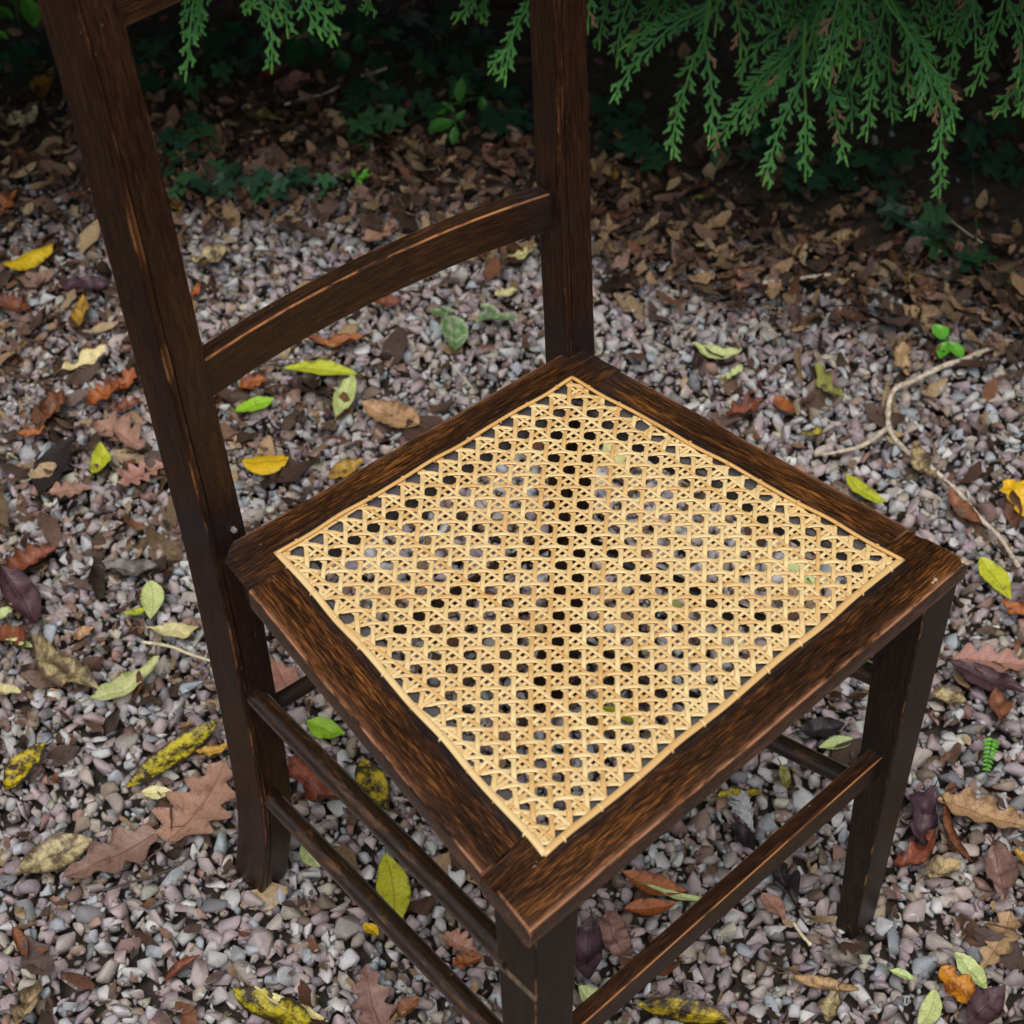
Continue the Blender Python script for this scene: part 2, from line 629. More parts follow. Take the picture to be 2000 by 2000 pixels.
# dried glue on one corner of the seat
gm, gn, gl, gb = new_mat('dried_glue')
gb.inputs['Base Color'].default_value = (0.34, 0.27, 0.21, 1)
gb.inputs['Roughness'].default_value = 0.12
for gx, gy, gr in ((1882, 1094, 0.0026), (1889, 1100, 0.0018), (1827, 1132, 0.0018), (1822, 1138, 0.0012)):
    gp = at(gx, gy, SEAT_Z)
    bm = bmesh.new()
    bmesh.ops.create_icosphere(bm, subdivisions=3, radius=1)
    for v in bm.verts:
        k = 1 + 0.55 * mnoise.noise(v.co * 2.1 + Vector((gx, 0, 0)))
        v.co = Vector((v.co.x * gr * k, v.co.y * gr * k * 0.8, v.co.z * gr * 0.30 * k)) + gp
    me_ = bpy.data.meshes.new('glue_drop')
    bm.to_mesh(me_)
    bm.free()
    me_.polygons.foreach_set('use_smooth', [True] * len(me_.polygons))
    me_.materials.append(gm)
    link(bpy.data.objects.new('glue_drop', me_), chair)


# front legs, tapered on their inner faces
def front_leg(x0, y0, sgn):
    secs, sv = [], []
    zl = sorted(list(np.linspace(-0.012, 0.4312, 24)) + [0.3495, 0.3512, 0.3568, 0.3585])
    for z in zl:
        w = 0.0285 + 0.0175 * max(z, 0)
        d = 0.0195 + 0.042 * max(z, 0)
        prof = rect_profile(w, d, 0.0016, (1, 1, 0.5, 0.6))
        O = Vector((x0, y0, z))
        secs.append([(O + Vector((sgn * (p + wob(z, x0, 0.0004)), q, 0)), p, q, wr) for (p, q, wr) in prof])
        sv.append(z)
    make_part('front_leg', secs, sv, MAT['leg_wood'], lambda k, s, p, q: dict(joint=max(0.0, 1 - abs(s - 0.25) / 0.03) * (0.6 if p > 0.02 else 0),
              rub=1.0 if sgn > 0 and 0.3505 < s < 0.3575 and p < 0.001 else 0.0))


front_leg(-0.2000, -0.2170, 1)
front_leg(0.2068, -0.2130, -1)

# seat rails ------------------------------------------------------------------
F2, R2 = Vector((-0.2112, -0.2234)), Vector((0.2027, -0.2192))
L2, B2 = Vector((-0.1648, 0.1262)), Vector((0.1689, 0.1094))
BK0, BK1 = Vector((-0.139, 0.1390)), Vector((0.1345, 0.1270))
CF, CR, CB, CL = Vector((-0.1691, -0.1916)), Vector((0.1686, -0.1870)), Vector((0.1378, 0.0987)), Vector((-0.1333, 0.1079))


def isect(p, d, q, e):
    den = d.x * e.y - d.y * e.x
    t = ((q.x - p.x) * e.y - (q.y - p.y) * e.x) / den
    return p + d * t


def perp_in(d, ref, p):
    n = Vector((-d.y, d.x)).normalized()
    return n if (ref - p).dot(n) > 0 else -n


CTR = Vector((0, -0.04))


class Rail:
    """outer edge line of a seat rail and its inward normal"""

    def __init__(self, p, q):
        self.p, self.d = p, (q - p).normalized()
        self.n = perp_in(self.d, CTR, p)

    def at(self, d):
        return self.p + self.n * d, self.d


rf, rb, rl, rr = Rail(F2, R2), Rail(BK0, BK1), Rail(F2, L2), Rail(R2, B2)


def to_cane(r, a, b):
    return ((a - r.p).dot(r.n) + (b - r.p).dot(r.n)) / 2


ZB = SEAT_Z - 0.0205


def rail_profile(edge):
    """(d, z, wear, slate): edge = distance from the outer edge to the cane binding"""
    W = edge + 0.0155
    return [(0.003, ZB, 0.2, 0), (0.0003, ZB + 0.0025, 0.1, 0), (0, SEAT_Z - 0.006, 0.0, 0), (0.0002, SEAT_Z - 0.0022, 0.05, 0),
            (0.0007, SEAT_Z - 0.0008, 1.0, 0), (0.0018, SEAT_Z - 0.0002, 0.35, 0), (0.0040, SEAT_Z, 0.06, 0), (0.013, SEAT_Z, 0, 0), (edge * 0.7, SEAT_Z + 0.0002, 0, 0),
            (edge - 0.002, SEAT_Z, 0, 0), (edge + 0.0015, SEAT_Z - 0.0012, 0, 0.9), (edge + 0.004, SEAT_Z - 0.0036, 0, 1), (W, SEAT_Z - 0.0040, 0, 1), (W, ZB, 0, 0.6)], W


def seat_rail(rail, edge, endA, endB, mat, roundA=False, roundB=False, joints=(0, 0), cane=None):
    prof, W = rail_profile(edge)
    length = (endB(0) - endA(0)).length
    if cane:                      # the rebate only runs between the corners of the caned opening
        a0, dr = endA(edge), (endB(edge) - endA(edge))
        c0, c1 = [((c - a0).dot(dr) / dr.length_squared) for c in cane]
    else:
        c0, c1 = -1, 2
    es = [0, 0.0008, 0.0022, 0.008] if roundA else [0, 0.008]
    mids = list(np.linspace(0.06, 0.94, 22))
    if cane:
        mids = sorted([x for x in mids if min(abs(x - c0), abs(x - c1)) > 0.006] + [c0 - 0.003, c0 + 0.001, c1 - 0.001, c1 + 0.003])
    ts = [(e, 'A') for e in es] + [(f, 'M') for f in mids] + [(e, 'B') for e in reversed([0, 0.0008, 0.0022, 0.008] if roundB else [0, 0.008])]
    secs, sv, flags = [], [], []
    for (tv, kind) in ts:
        sec = []
        for (d, z, wr, sl) in prof:
            a, b = endA(d), endB(d)
            dirv = (b - a).normalized()
            if kind == 'A':
                p = a + dirv * tv
                s = tv
            elif kind == 'B':
                p = b - dirv * tv
                s = length - tv
            else:
                p = a.lerp(b, tv)
                s = length * tv
            zz = z
            wear = wr
            open_ = kind == 'M' and c0 <= tv <= c1
            if not cane:
                open_ = True
            if not open_ and d > edge and z > ZB + 0.001:
                zz = SEAT_Z
            flags.append(open_)
            if (kind == 'A' and roundA) or (kind == 'B' and roundB):
                drop = {0: 0.0024, 0.0008: 0.0008, 0.0022: 0.0001}.get(tv, 0)
                if z > SEAT_Z - 0.007:
                    zz = min(z, SEAT_Z - drop)
                    if tv == 0.0008 and d < edge:
                        wear = max(wear, 0.8)
            if z > ZB + 0.004:
                zz += wob(s + d * 9, edge * 100 + rail.p.x, 0.0004)
                p = p + rail.n * wob(s, rail.p.x * 7 + rail.p.y, 0.0007)
            sec.append((Vector((p.x, p.y, zz)), d, z, wear))
        secs.append(sec)
        sv.append(s)
    sls = [q[3] for q in prof]
    n = len(prof)
    cnt = [0]

    def extra(k, s, p, q):
        i = cnt[0] % n
        on = flags[cnt[0]]
        cnt[0] += 1
        dist = min(s if joints[0] else 9, (length - s) if joints[1] else 9)
        j = max(0.0, 1 - dist / 0.03) * 0.8
        if i in (9, 10) and on:
            j = max(j, 0.9)          # black polish left along the binding
        return dict(slate=sls[i] if on else 0.0, joint=j)
    return make_part('seat_rail', secs, sv, mat, extra)


ef, eb, el, er = to_cane(rf, CF, CR), to_cane(rb, CB, CL), to_cane(rl, CF, CL), to_cane(rr, CR, CB)
WF, WB = ef + 0.0155, eb + 0.0155
GAP = 0.0004
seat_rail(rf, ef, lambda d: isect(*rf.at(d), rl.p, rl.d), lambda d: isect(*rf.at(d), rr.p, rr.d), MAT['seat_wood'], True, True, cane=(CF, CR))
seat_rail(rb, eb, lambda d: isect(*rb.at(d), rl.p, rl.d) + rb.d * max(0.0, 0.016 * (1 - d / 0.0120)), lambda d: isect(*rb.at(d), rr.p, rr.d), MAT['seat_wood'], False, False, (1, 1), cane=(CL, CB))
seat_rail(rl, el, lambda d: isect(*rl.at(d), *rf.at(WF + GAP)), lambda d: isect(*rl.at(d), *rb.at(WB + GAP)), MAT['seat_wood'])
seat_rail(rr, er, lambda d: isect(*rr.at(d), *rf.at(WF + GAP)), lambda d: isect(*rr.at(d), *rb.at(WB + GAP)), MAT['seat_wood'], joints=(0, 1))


# stretchers ------------------------------------------------------------------
def rod(a, b, r, mat, name='stretcher', sides=16):
    a, b = Vector(a), Vector(b)
    ax = (b - a).normalized()
    u = ax.cross(Vector((0, 0, 1))).normalized()
    v = u.cross(ax)
    L = (b - a).length
    secs, sv = [], []
    for t in np.linspace(0, 1, 28):
        rad = r * (1 + 0.05 * math.sin(t * math.pi)) + wob(t * L, r * 900 + a.x, 0.0003)
        c = a.lerp(b, t)
        secs.append([(c + u * (rad * math.cos(2 * math.pi * i / sides)) + v * (rad * math.sin(2 * math.pi * i / sides)),
                      rad * math.cos(2 * math.pi * i / sides), rad * math.sin(2 * math.pi * i / sides),
                      0.30 if i in (2, 3, 4, 5, 6) else 0.1) for i in range(sides)])
        sv.append(t * L)
    return make_part(name, secs, sv, mat, lambda k, s, p, q: dict(joint=max(0.0, 1 - s / 0.035) * 0.9), crisp=40)


rod((-0.1535, 0.145, 0.2900), (-0.1935, -0.190, 0.3595), 0.0080, MAT['rod_wood'])
rod((-0.1545, 0.142, 0.1600), (-0.1905, -0.192, 0.2340), 0.0080, MAT['rod_wood'])
rod((0.1640, 0.125, 0.2420), (0.1880, -0.186, 0.3050), 0.0078, MAT['rod_wood'])
rod((0.1630, 0.120, 0.1120), (0.1860, -0.188, 0.1790), 0.0078, MAT['rod_wood'])
rod((-0.150, 0.153, 0.2450), (0.160, 0.130, 0.2450), 0.0066, MAT['leg_wood'])
# flat front stretcher
secs, sv = [], []
for x in np.linspace(-0.175, 0.185, 20):
    prof = rect_profile(0.0125, 0.0260, 0.0014, (0.2, 0.2, 0.3, 1))
    secs.append([(Vector((x, -0.2055 + 0.0012 * math.sin(x * 9) + p, 0.2165 + q + wob(x, 3))), p, q, wr) for (p, q, wr) in prof])
    sv.append(x)
make_part('stretcher', secs, sv, MAT['rail_wood'], lambda k, s, p, q: dict(joint=max(0.0, 1 - (0.185 - s) / 0.03) * 0.9))


# curved back rails -------------------------------------------------------------
def back_rail(a, b, bow, height, thick, arch, mat):
    a, b = Vector(a), Vector(b)
    secs, sv = [], []
    nrm = Vector((-(b - a).y, (b - a).x, 0)).normalized()
    for t in np.linspace(0, 1, 30):
        c = a.lerp(b, t) + nrm * (bow * 4 * t * (1 - t)) + Vector((0, 0, arch * 4 * t * (1 - t)))
        prof = rect_profile(thick, height, 0.0016, (0.3, 0.3, 0.4, 1))
        tilt = 0.09
        secs.append([(c + nrm * (p + q * tilt) + Vector((0, 0, q - height + wob(t, 5))), p, q, wr) for (p, q, wr) in prof])
        sv.append(t * (b - a).length)
    Lr = sv[-1]
    return make_part('back_rail', secs, sv, mat, lambda k, s, p, q: dict(joint=max(0.0, 1 - (Lr - s) / 0.045) * 0.9))


back_rail((-0.1455, 0.1600, 0.5875), (0.1600, 0.1355, 0.5905), 0.0150, 0.0305, 0.0135, 0.0005, MAT['rail_wood'])
back_rail((-0.1455, 0.1900, 0.8790), (0.1600, 0.1450, 0.8790), 0.0180, 0.0640, 0.0135, 0.0, MAT['rail_wood'])

# cane --------------------------------------------------------------------------
LCX = (-0.001034, 0.0168698, 1.3e-06, -0.0001184, 3.44e-05, -2.1e-06)
LCY = (-0.0010761, -0.0001839, -0.016091, 2.27e-05, -3.34e-05, 6.73e-05)


def lat_xy(u, v):
    """weave coordinates (u to the right, v to the front; holes at whole numbers) -> seat plane"""
    b = (1, u, v, u * v, u * u, v * v)
    return Vector((sum(c * k for c, k in zip(LCX, b)), sum(c * k for c, k in zip(LCY, b))))


CANE_POLY = [CF, CR, CB, CL]


def inside(p, m=0.0):
    for i in range(4):
        a, b = CANE_POLY[i], CANE_POLY[(i + 1) % 4]
        n = Vector((-(b - a).y, (b - a).x)).normalized()
        if (p - a).dot(n) < m:
            return False
    return True


def edge_dist(p):
    out = 9
    for i in range(4):
        a, b = CANE_POLY[i], CANE_POLY[(i + 1) % 4]
        n = Vector((-(b - a).y, (b - a).x)).normalized()
        out = min(out, (p - a).dot(n))
    return out


def ribbon(mb, pts, w, h, off, twist=0.0):
    """a flat strand with a slightly rounded top along 3-D points"""
    prof = [(-0.5, 0.0), (-0.40, 0.8), (0.0, 1.0), (0.40, 0.8), (0.5, 0.0), (0.0, -0.35)]
    rows, s = [], 0.0
    for i, p in enumerate(pts):
        a, b = pts[max(i - 1, 0)], pts[min(i + 1, len(pts) - 1)]
        t = (b - a).normalized()
        sd = t.cross(Vector((0, 0, 1))).normalized()
        up = sd.cross(t)
        if i:
            s += (p - pts[i - 1]).length
        rows.append([mb.add(p + sd * (x * w) + up * (y * h), g=(s + off[0], x * w + off[1], y * h + off[2])) for (x, y) in prof])
    n = len(prof)
    for a, b in zip(rows[:-1], rows[1:]):
        for i in range(n):
            j = (i + 1) % n
            mb.f.append((a[i], b[i], b[j], a[j]))
    mb.f.append(tuple(rows[0]))
    mb.f.append(tuple(reversed(rows[-1])))


ZC = SEAT_Z - 0.0006


def strand(uv, zf, w, mat):
    """uv: function t -> (u, v); clipped to the caned opening"""
    ts = np.arange(-26, 26.001, 0.125)
    run = []
    for t in ts:
        u, v = uv(t)
        if abs(u) > 14 or v < -9 or v > 14:
            continue
        p = lat_xy(u, v)
        if inside(p, 0.0006):
            run.append((t, p, u, v))
    if len(run) < 5:
        return
    jit = RNG.uniform(-0.00022, 0.00022)
    ph = RNG.uniform(0, 50)
    pts = []
    # both ends gather into the peg holes drilled along the frame
    pull = []
    for end in (run[0], run[-1]):
        _, p, u, v = end
        dists = []
        for i in range(4):
            a, b = CANE_POLY[i], CANE_POLY[(i + 1) % 4]
            n = Vector((-(b - a).y, (b - a).x)).normalized()
            dists.append((p - a).dot(n))
        side = dists.index(min(dists))
        if side in (0, 2):
            tgt = lat_xy(math.floor(u) + 0.5, v)
        else:
            tgt = lat_xy(u, math.floor(v) + 0.5)
        pull.append((p, (tgt - p) * 0.45))
    for (t, p, u, v) in run:
        p0_ = p.copy()
        for (pe, sh) in pull:
            f = max(0.0, 1 - (p0_ - pe).length / 0.028)
            p = p + sh * (f * f * (3 - 2 * f))
        e = edge_dist(p)
        k = min(1.0, e / 0.010)
        z = ZC + zf(u, v) * k + 0.0003 * (1 - k)
        q = p + Vector((1, 1)) * 0.00025 * mnoise.noise(Vector((t * 0.35, ph, 0.3))) + Vector((jit, -jit))
        pts.append(Vector((q.x, q.y, z)))
    mb = MB()
    ribbon(mb, pts, w * RNG.uniform(0.95, 1.15), 0.0005, goff())
    mb.build('cane_strand', mat, chair)


MMS = 1 / 16.4                     # one millimetre in weave units
for k in range(-11, 11):
    c = k + 0.5
    strand(lambda t, c=c: (c - 2.35 * MMS, t), lambda u, v: 0.0, 0.0026, MAT['cane'])
    strand(lambda t, c=c: (c + 2.35 * MMS, t), lambda u, v: 0.0010, 0.0026, MAT['cane'])
for k in range(-8, 13):
    c = k + 0.5
    strand(lambda t, c=c: (t, c - 2.35 * MMS), lambda u, v: 0.00055 + 0.00045 * math.cos(2 * math.pi * (u - 0.5)), 0.0026, MAT['cane'])
    strand(lambda t, c=c: (t, c + 2.35 * MMS), lambda u, v: 0.00055 - 0.00045 * math.cos(2 * math.pi * (u - 0.5)), 0.0026, MAT['cane'])
for k in range(-24, 25):
    c = k + 0.5
    strand(lambda t, c=c: ((c + t) / 2, (t - c) / 2), lambda u, v: 0.0007 - 0.0008 * math.cos(2 * math.pi * u), 0.0032, MAT['cane'])
    strand(lambda t, c=c: ((c + t) / 2, (c - t) / 2), lambda u, v: 0.0007 + 0.0008 * math.cos(2 * math.pi * u), 0.0032, MAT['cane'])


# binding laid round the cane, tied down with small loops
def binder(a, b, w, h, mat, nst, n_in):
    mb = MB()
    d = (b - a).normalized()
    pts = [Vector((*(a.lerp(b, t) + n_in * 0.0006 * math.sin(t * 23)), SEAT_Z + 0.0007 + 0.00025 * math.sin(t * 40))) for t in np.linspace(-0.004, 1.004, 60)]
    ribbon(mb, pts, w, h, goff())
    o = mb.build('cane_binder', mat, chair)
    for i in range(nst):
        t = (i + 0.55 + RNG.uniform(-0.08, 0.08)) / nst
        c = a.lerp(b, t)
        sm = MB()
        arc = []
        for k in range(7):
            f = (k / 6 - 0.5)
            arc.append(Vector((*(c + n_in * (f * (w + 0.0004)) + d * f * 0.0008), SEAT_Z + 0.0004 + (h + 0.0006) * math.cos(f * math.pi) ** 0.6 if abs(f) < 0.499 else SEAT_Z - 0.0004)))
        ribbon(sm, arc, 0.0017, 0.0006, goff())
        sm.build('stitch', mat, o)


binder(CF, CR, 0.0052, 0.0011, MAT['cane'], 11, rf.n)
binder(CF, CL, 0.0050, 0.0011, MAT['cane'], 10, rl.n)
binder(CL, CB, 0.0030, 0.0016, MAT['cane_orange'], 9, rb.n)
binder(CR, CB, 0.0030, 0.0016, MAT['cane_orange'], 9, rr.n)

# ================================================================== GROUND AND GRAVEL
ground_bm = bmesh.new()
bmesh.ops.create_grid(ground_bm, x_segments=90, y_segments=90, size=1.0)
for v in ground_bm.verts:
    k = 3.0
    x, y = v.co.x * k + 0.4, v.co.y * k + 0.3
    f = x * FWD.x + y * FWD.y
    l = x * LAT.x + y * LAT.y
    z = -0.030 + 0.004 * mnoise.noise(Vector((x * 9, y * 9, 0)))
    z += 0.022 * min(1, max(0, (f - hedge_edge(l) + 0.05) / 0.25))
    e = max(abs(v.co.x), abs(v.co.y))
    if e > 0.97:
        x, y = x + v.co.x * 30, y + v.co.y * 30
    v.co = (x, y, z)
gme = bpy.data.meshes.new('ground')
ground_bm.to_mesh(gme)
ground_bm.free()
gme.polygons.foreach_set('use_smooth', [True] * len(gme.polygons))
gme.materials.append(MAT['soil'])
ground = link(bpy.data.objects.new('ground', gme))
tag(ground, kind='structure')


def stone_variant(seed, plain=False):
    rr = random.Random(seed)
    bm = bmesh.new()
    sx, sy, sz = 1.0, rr.uniform(0.62, 0.95), rr.uniform(0.42, 0.75)
    for i in range(rr.randint(9, 12)):
        z = rr.uniform(-1, 1)
        a = rr.uniform(0, 2 * math.pi)
        q = math.sqrt(1 - z * z)
        s = rr.uniform(0.80, 1.0)
        bm.verts.new((sx * q * math.cos(a) * s, sy * q * math.sin(a) * s, sz * z * s))
    bmesh.ops.convex_hull(bm, input=bm.verts)
    for v in [v for v in bm.verts if not v.link_faces]:
        bm.verts.remove(v)
    bmesh.ops.dissolve_limit(bm, angle_limit=math.radians(14), verts=bm.verts, edges=bm.edges)
    if not plain:
        bmesh.ops.bevel(bm, geom=list(bm.edges), offset=rr.uniform(0.10, 0.20), segments=1, affect='EDGES', profile=0.5, clamp_overlap=True)
    bmesh.ops.triangulate(bm, faces=bm.faces)
    bmesh.ops.recalc_face_normals(bm, faces=bm.faces)
    V = np.array([v.co[:] for v in bm.verts], np.float32)
    bm.verts.index_update()
    F = np.array([[v.index for v in f.verts] for f in bm.faces], np.int32)
    bm.free()
    return V, F


GRIT = [stone_variant(300 + i, True) for i in range(12)]
STONES = [stone_variant(100 + i) for i in range(26)]
STONE_COL = [(lin(c), w) for c, w in (
    ('a9a8ab', 15), ('b4b3b4', 6), ('9a9088', 9), ('a38f90', 17), ('97858b', 15), ('8c7c84', 10), ('a8988c', 9), ('8d7763', 6), ('75604f', 4), ('8f9aa4', 8),
    ('bdbcbb', 2), ('966d5c', 3), ('7d5751', 3), ('6f6e74', 6), ('a7a28c', 4))]
STONE_W = np.array([w for _, w in STONE_COL], float)
STONE_W /= STONE_W.sum()
STONE_C = np.array([c for c, _ in STONE_COL])
STONE_C = STONE_C * 0.66 + STONE_C.mean(1, keepdims=True) * np.array([1.02, 0.99, 1.0]) * 0.34


def rand_rot(n):
    q = NPR.normal(size=(n, 4))
    q[:, 1:3] *= 0.55                    # mostly lying flat
    q /= np.linalg.norm(q, axis=1, keepdims=True)
    w, x, y, z = q.T
    a = NPR.uniform(0, 2 * np.pi, n)
    R1 = np.stack([1 - 2 * (y * y + z * z), 2 * (x * y - z * w), 2 * (x * z + y * w), 2 * (x * y + z * w), 1 - 2 * (x * x + z * z), 2 * (y * z - x * w),
                   2 * (x * z - y * w), 2 * (y * z + x * w), 1 - 2 * (x * x + y * y)], 1).reshape(n, 3, 3)
    c, s = np.cos(a), np.sin(a)
    Z = np.zeros((n, 3, 3))
    Z[:, 0, 0], Z[:, 0, 1], Z[:, 1, 0], Z[:, 1, 1], Z[:, 2, 2] = c, -s, s, c, 1
    return Z @ R1


def scatter(lo_w, hi_w, lo_l, hi_l, rmin, rmax, tight, tries):
    """dart throwing in hedge coordinates (w towards hedge, l along it)"""
    cell = rmax * 2
    grid = {}
    out = []
    W = NPR.uniform(lo_w, hi_w, tries)
    L = NPR.uniform(lo_l, hi_l, tries)
    # sizes fall off over the run so that small stones fill what is left
    fr = np.linspace(0, 1, tries)
    Rr = rmin + (rmax - rmin) * np.clip(NPR.beta(1.6, 2.6, tries) * (1.25 - 0.9 * fr), 0, 1)
    for w, l, r in zip(W, L, Rr):
        i, j = int(w // cell), int(l // cell)
        ok = True
        for a in (-1, 0, 1):
            for b in (-1, 0, 1):
                for (w2, l2, r2_) in grid.get((i + a, j + b), ()):
                    if (w - w2) ** 2 + (l - l2) ** 2 < ((r + r2_) * tight) ** 2:
                        ok = False
                        break
                if not ok:
                    break
            if not ok:
                break
        if ok:
            grid.setdefault((i, j), []).append((w, l, r))
            out.append((w, l, r))
    return np.array(out)


def in_view(w, l, pad):
    """inside the strip of ground the picture shows, with room for a step to the side"""
    half = 0.40 + 0.20 * (w + 0.3) + pad
    return np.abs(l) < half


top = scatter(-0.50, 1.20, -1.30, 1.30, 0.0082, 0.0172, 0.57, 148000)
low = scatter(-0.50, 1.20, -1.30, 1.30, 0.0085, 0.0145, 0.54, 98000)
top = top[in_view(top[:, 0], top[:, 1], 0.46)]
low = low[in_view(low[:, 0], low[:, 1], 0.46)]
grit = scatter(-0.50, 1.20, -1.30, 1.30, 0.0032, 0.0072, 0.66, 90000)
grit = grit[in_view(grit[:, 0], grit[:, 1], 0.22)]
edge_t = np.array([hedge_edge(l) for l in top[:, 1]])
def hem(arr, lo, p):
    e_ = np.array([hedge_edge(l) for l in arr[:, 1]])
    return arr[NPR.uniform(0, 1, len(arr)) > np.clip((arr[:, 0] - e_ + lo) / 0.16, 0, p)]


low, grit = hem(low, 0.06, 1.0), hem(grit, 0.04, 0.99)
keep = NPR.uniform(0, 1, len(top)) > np.clip((top[:, 0] - edge_t + 0.10) / 0.16, 0, 0.97)
top = top[keep]


def stone_batch(arr, z0, zj):
    n = len(arr)
    P = arr[:, :1] * np.array(FWD[:2]) + arr[:, 1:2] * np.array(LAT[:2])
    z = z0 + NPR.uniform(-zj, zj, n) - arr[:, 2] * 0.15
    R = rand_rot(n)
    ids = NPR.integers(0, len(STONES), n)
    col = STONE_C[NPR.choice(len(STONE_C), n, p=STONE_W)] * NPR.uniform(0.70, 1.02, (n, 1)) * (1 + NPR.normal(0, 0.02, (n, 3)))
    return P, z, R, ids, col


def stone_geo(i, arr, P, z, R, ids):
    V, F = STONES[ids[i]]
    return (V * arr[i, 2] * 1.12) @ R[i].T + np.array([P[i, 0], P[i, 1], z[i]]), F


bt = stone_batch(top, -0.0070, 0.0030)
bl = stone_batch(low, -0.0120, 0.0022)
bg_ = stone_batch(grit, -0.0080, 0.0035)
bg_[4][:] *= 0.8
# the 300 stones that show largest: each one its own part of the ground
camp = np.array(CAM_POS)
P3 = np.concatenate([bt[0], bt[1][:, None]], 1)
rel = P3 - camp
cz = rel @ np.array(CAM_ROWS[2])
px = 1000 + FPX * (rel @ np.array(CAM_ROWS[0])) / cz
py = 1000 + FPX * (rel @ np.array(CAM_ROWS[1])) / cz
shown = (px > -25) & (px < 2025) & (py > 330) & (py < 2025)
score = top[:, 2] / cz * ((px > 5) & (px < 1995) & (py > 5) & (py < 1995))
# stones behind the seat and its legs do not show
score = score * ~((px > 430) & (px < 1880) & (np.abs(py - 1180) < 560 - np.abs(px - 1130) * 0.72))
big = set(np.argsort(-score)[:300].tolist())
for i in big:
    V, F = stone_geo(i, top, *bt[:4])
    c = np.array([bt[0][i, 0], bt[0][i, 1], bt[1][i]])
    o = np_mesh('pebble', V - c, F, MAT['stone'], {'col': np.repeat(bt[4][i][None], len(V), 0)}, ground)
    o.location = c


def grit_geo(i):
    V, F = GRIT[i % len(GRIT)]
    return (V * grit[i, 2]) @ bg_[2][i].T + np.array([bg_[0][i, 0], bg_[0][i, 1], bg_[1][i]]), F


VV, FF, CC, base = [], [], [], 0
for arr, bb, skip in ((top, bt, big), (low, bl, ()), (grit, bg_, ())):
    for i in range(len(arr)):
        if i in skip:
            continue
        if arr is grit:
            V, F = grit_geo(i)
        elif arr is low or not shown[i]:         # buried, or out of the picture: the plain cut stones
            V, F = GRIT[i % len(GRIT)]
            V = (V * arr[i, 2] * 1.12) @ bb[2][i].T + np.array([bb[0][i, 0], bb[0][i, 1], bb[1][i]])
        else:
            V, F = stone_geo(i, arr, *bb[:4])
        VV.append(V)
        FF.append(F + base)
        CC.append(np.repeat(bb[4][i][None], len(V), 0))
        base += len(V)
gravel = np_mesh('gravel', np.concatenate(VV), np.concatenate(FF), MAT['stone'], {'col': np.concatenate(CC)}, ground)
tag(gravel, kind='stuff')

# ================================================================== LEAVES
PAL = {k: (lin(a, 0.92), lin(b, 0.92), s) for k, (a, b, s) in dict(
    yel=('d8b222', '947420', .26), yelg=('b4b834', '70762a', .30), lime=('8ab42a', '6c9222', .18), paleg=('b9c486', '93a05c', .25),
    pale=('cfc78f', 'a0905c', .30), tan=('b0906a', '745840', .40), tanm=('b9a67a', '5c4c3c', .50), brown=('84543a', '4e3024', .38),
    orange=('9e5c30', '623420', .36), oakp=('a27a6a', '70504a', .28), oakm=('86665e', '5a4440', .30), dark=('2e2628', '181416', .30),
    purp=('4e363e', '2a1e24', .38), yblk=('beac26', '33281c', .52), och=('b8903a', '704e20', .38), red=('7e4630', '4c2820', .36),
    grey=('7c746e', '524c48', .42), olive=('90904c', '525228', .34), cream=('dccfa8', 'a48e64', .28), amber=('c8821e', '6a3214', .42),
    ivy=('2a4c3a', '1d3a2e', .30), ivyg=('38643e', '284c34', .30), weed=('4c8a38', '34702c', .25), bright=('62ac38', '4a9030', .20),
    shade=('28502c', '1c3c24', .30), nettle=('5a7a4c', '98a488', .42)).items()}


def hw_fn(shape, rr):
    ph = rr.uniform(-0.06, 0.06)
    if shape == 'oak':
        nl = rr.choice([3.5, 4.0, 4.5])

        def f(u, side):
            env = math.sin(math.pi * min(1, u ** 0.72)) ** 0.75
            lobe = math.cos(math.pi * nl * (u + ph * side + 0.03 * side)) ** 2
            return env * (0.50 + 0.50 * lobe ** 0.8)
        return f, 40
    if shape == 'lance':
        return (lambda u, s: (4 * u * (1 - u)) ** 0.85), 16
    if shape == 'oval':
        return (lambda u, s: (4 * u * (1 - u)) ** 0.5), 16
    if shape == 'serr':
        return (lambda u, s: math.sin(math.pi * u ** 0.8) ** 0.75 * (0.90 + 0.10 * abs(math.sin(u * 30 + s)))), 44
    if shape == 'torn':
        k = rr.uniform(0, 90)
        return (lambda u, s: math.sin(math.pi * u) ** 0.6 * (0.72 + 0.55 * mnoise.noise(Vector((u * 4.5, s * 3.0, k))))), 26
    return (lambda u, s: math.sin(math.pi * u ** 0.88) ** 0.9), 18


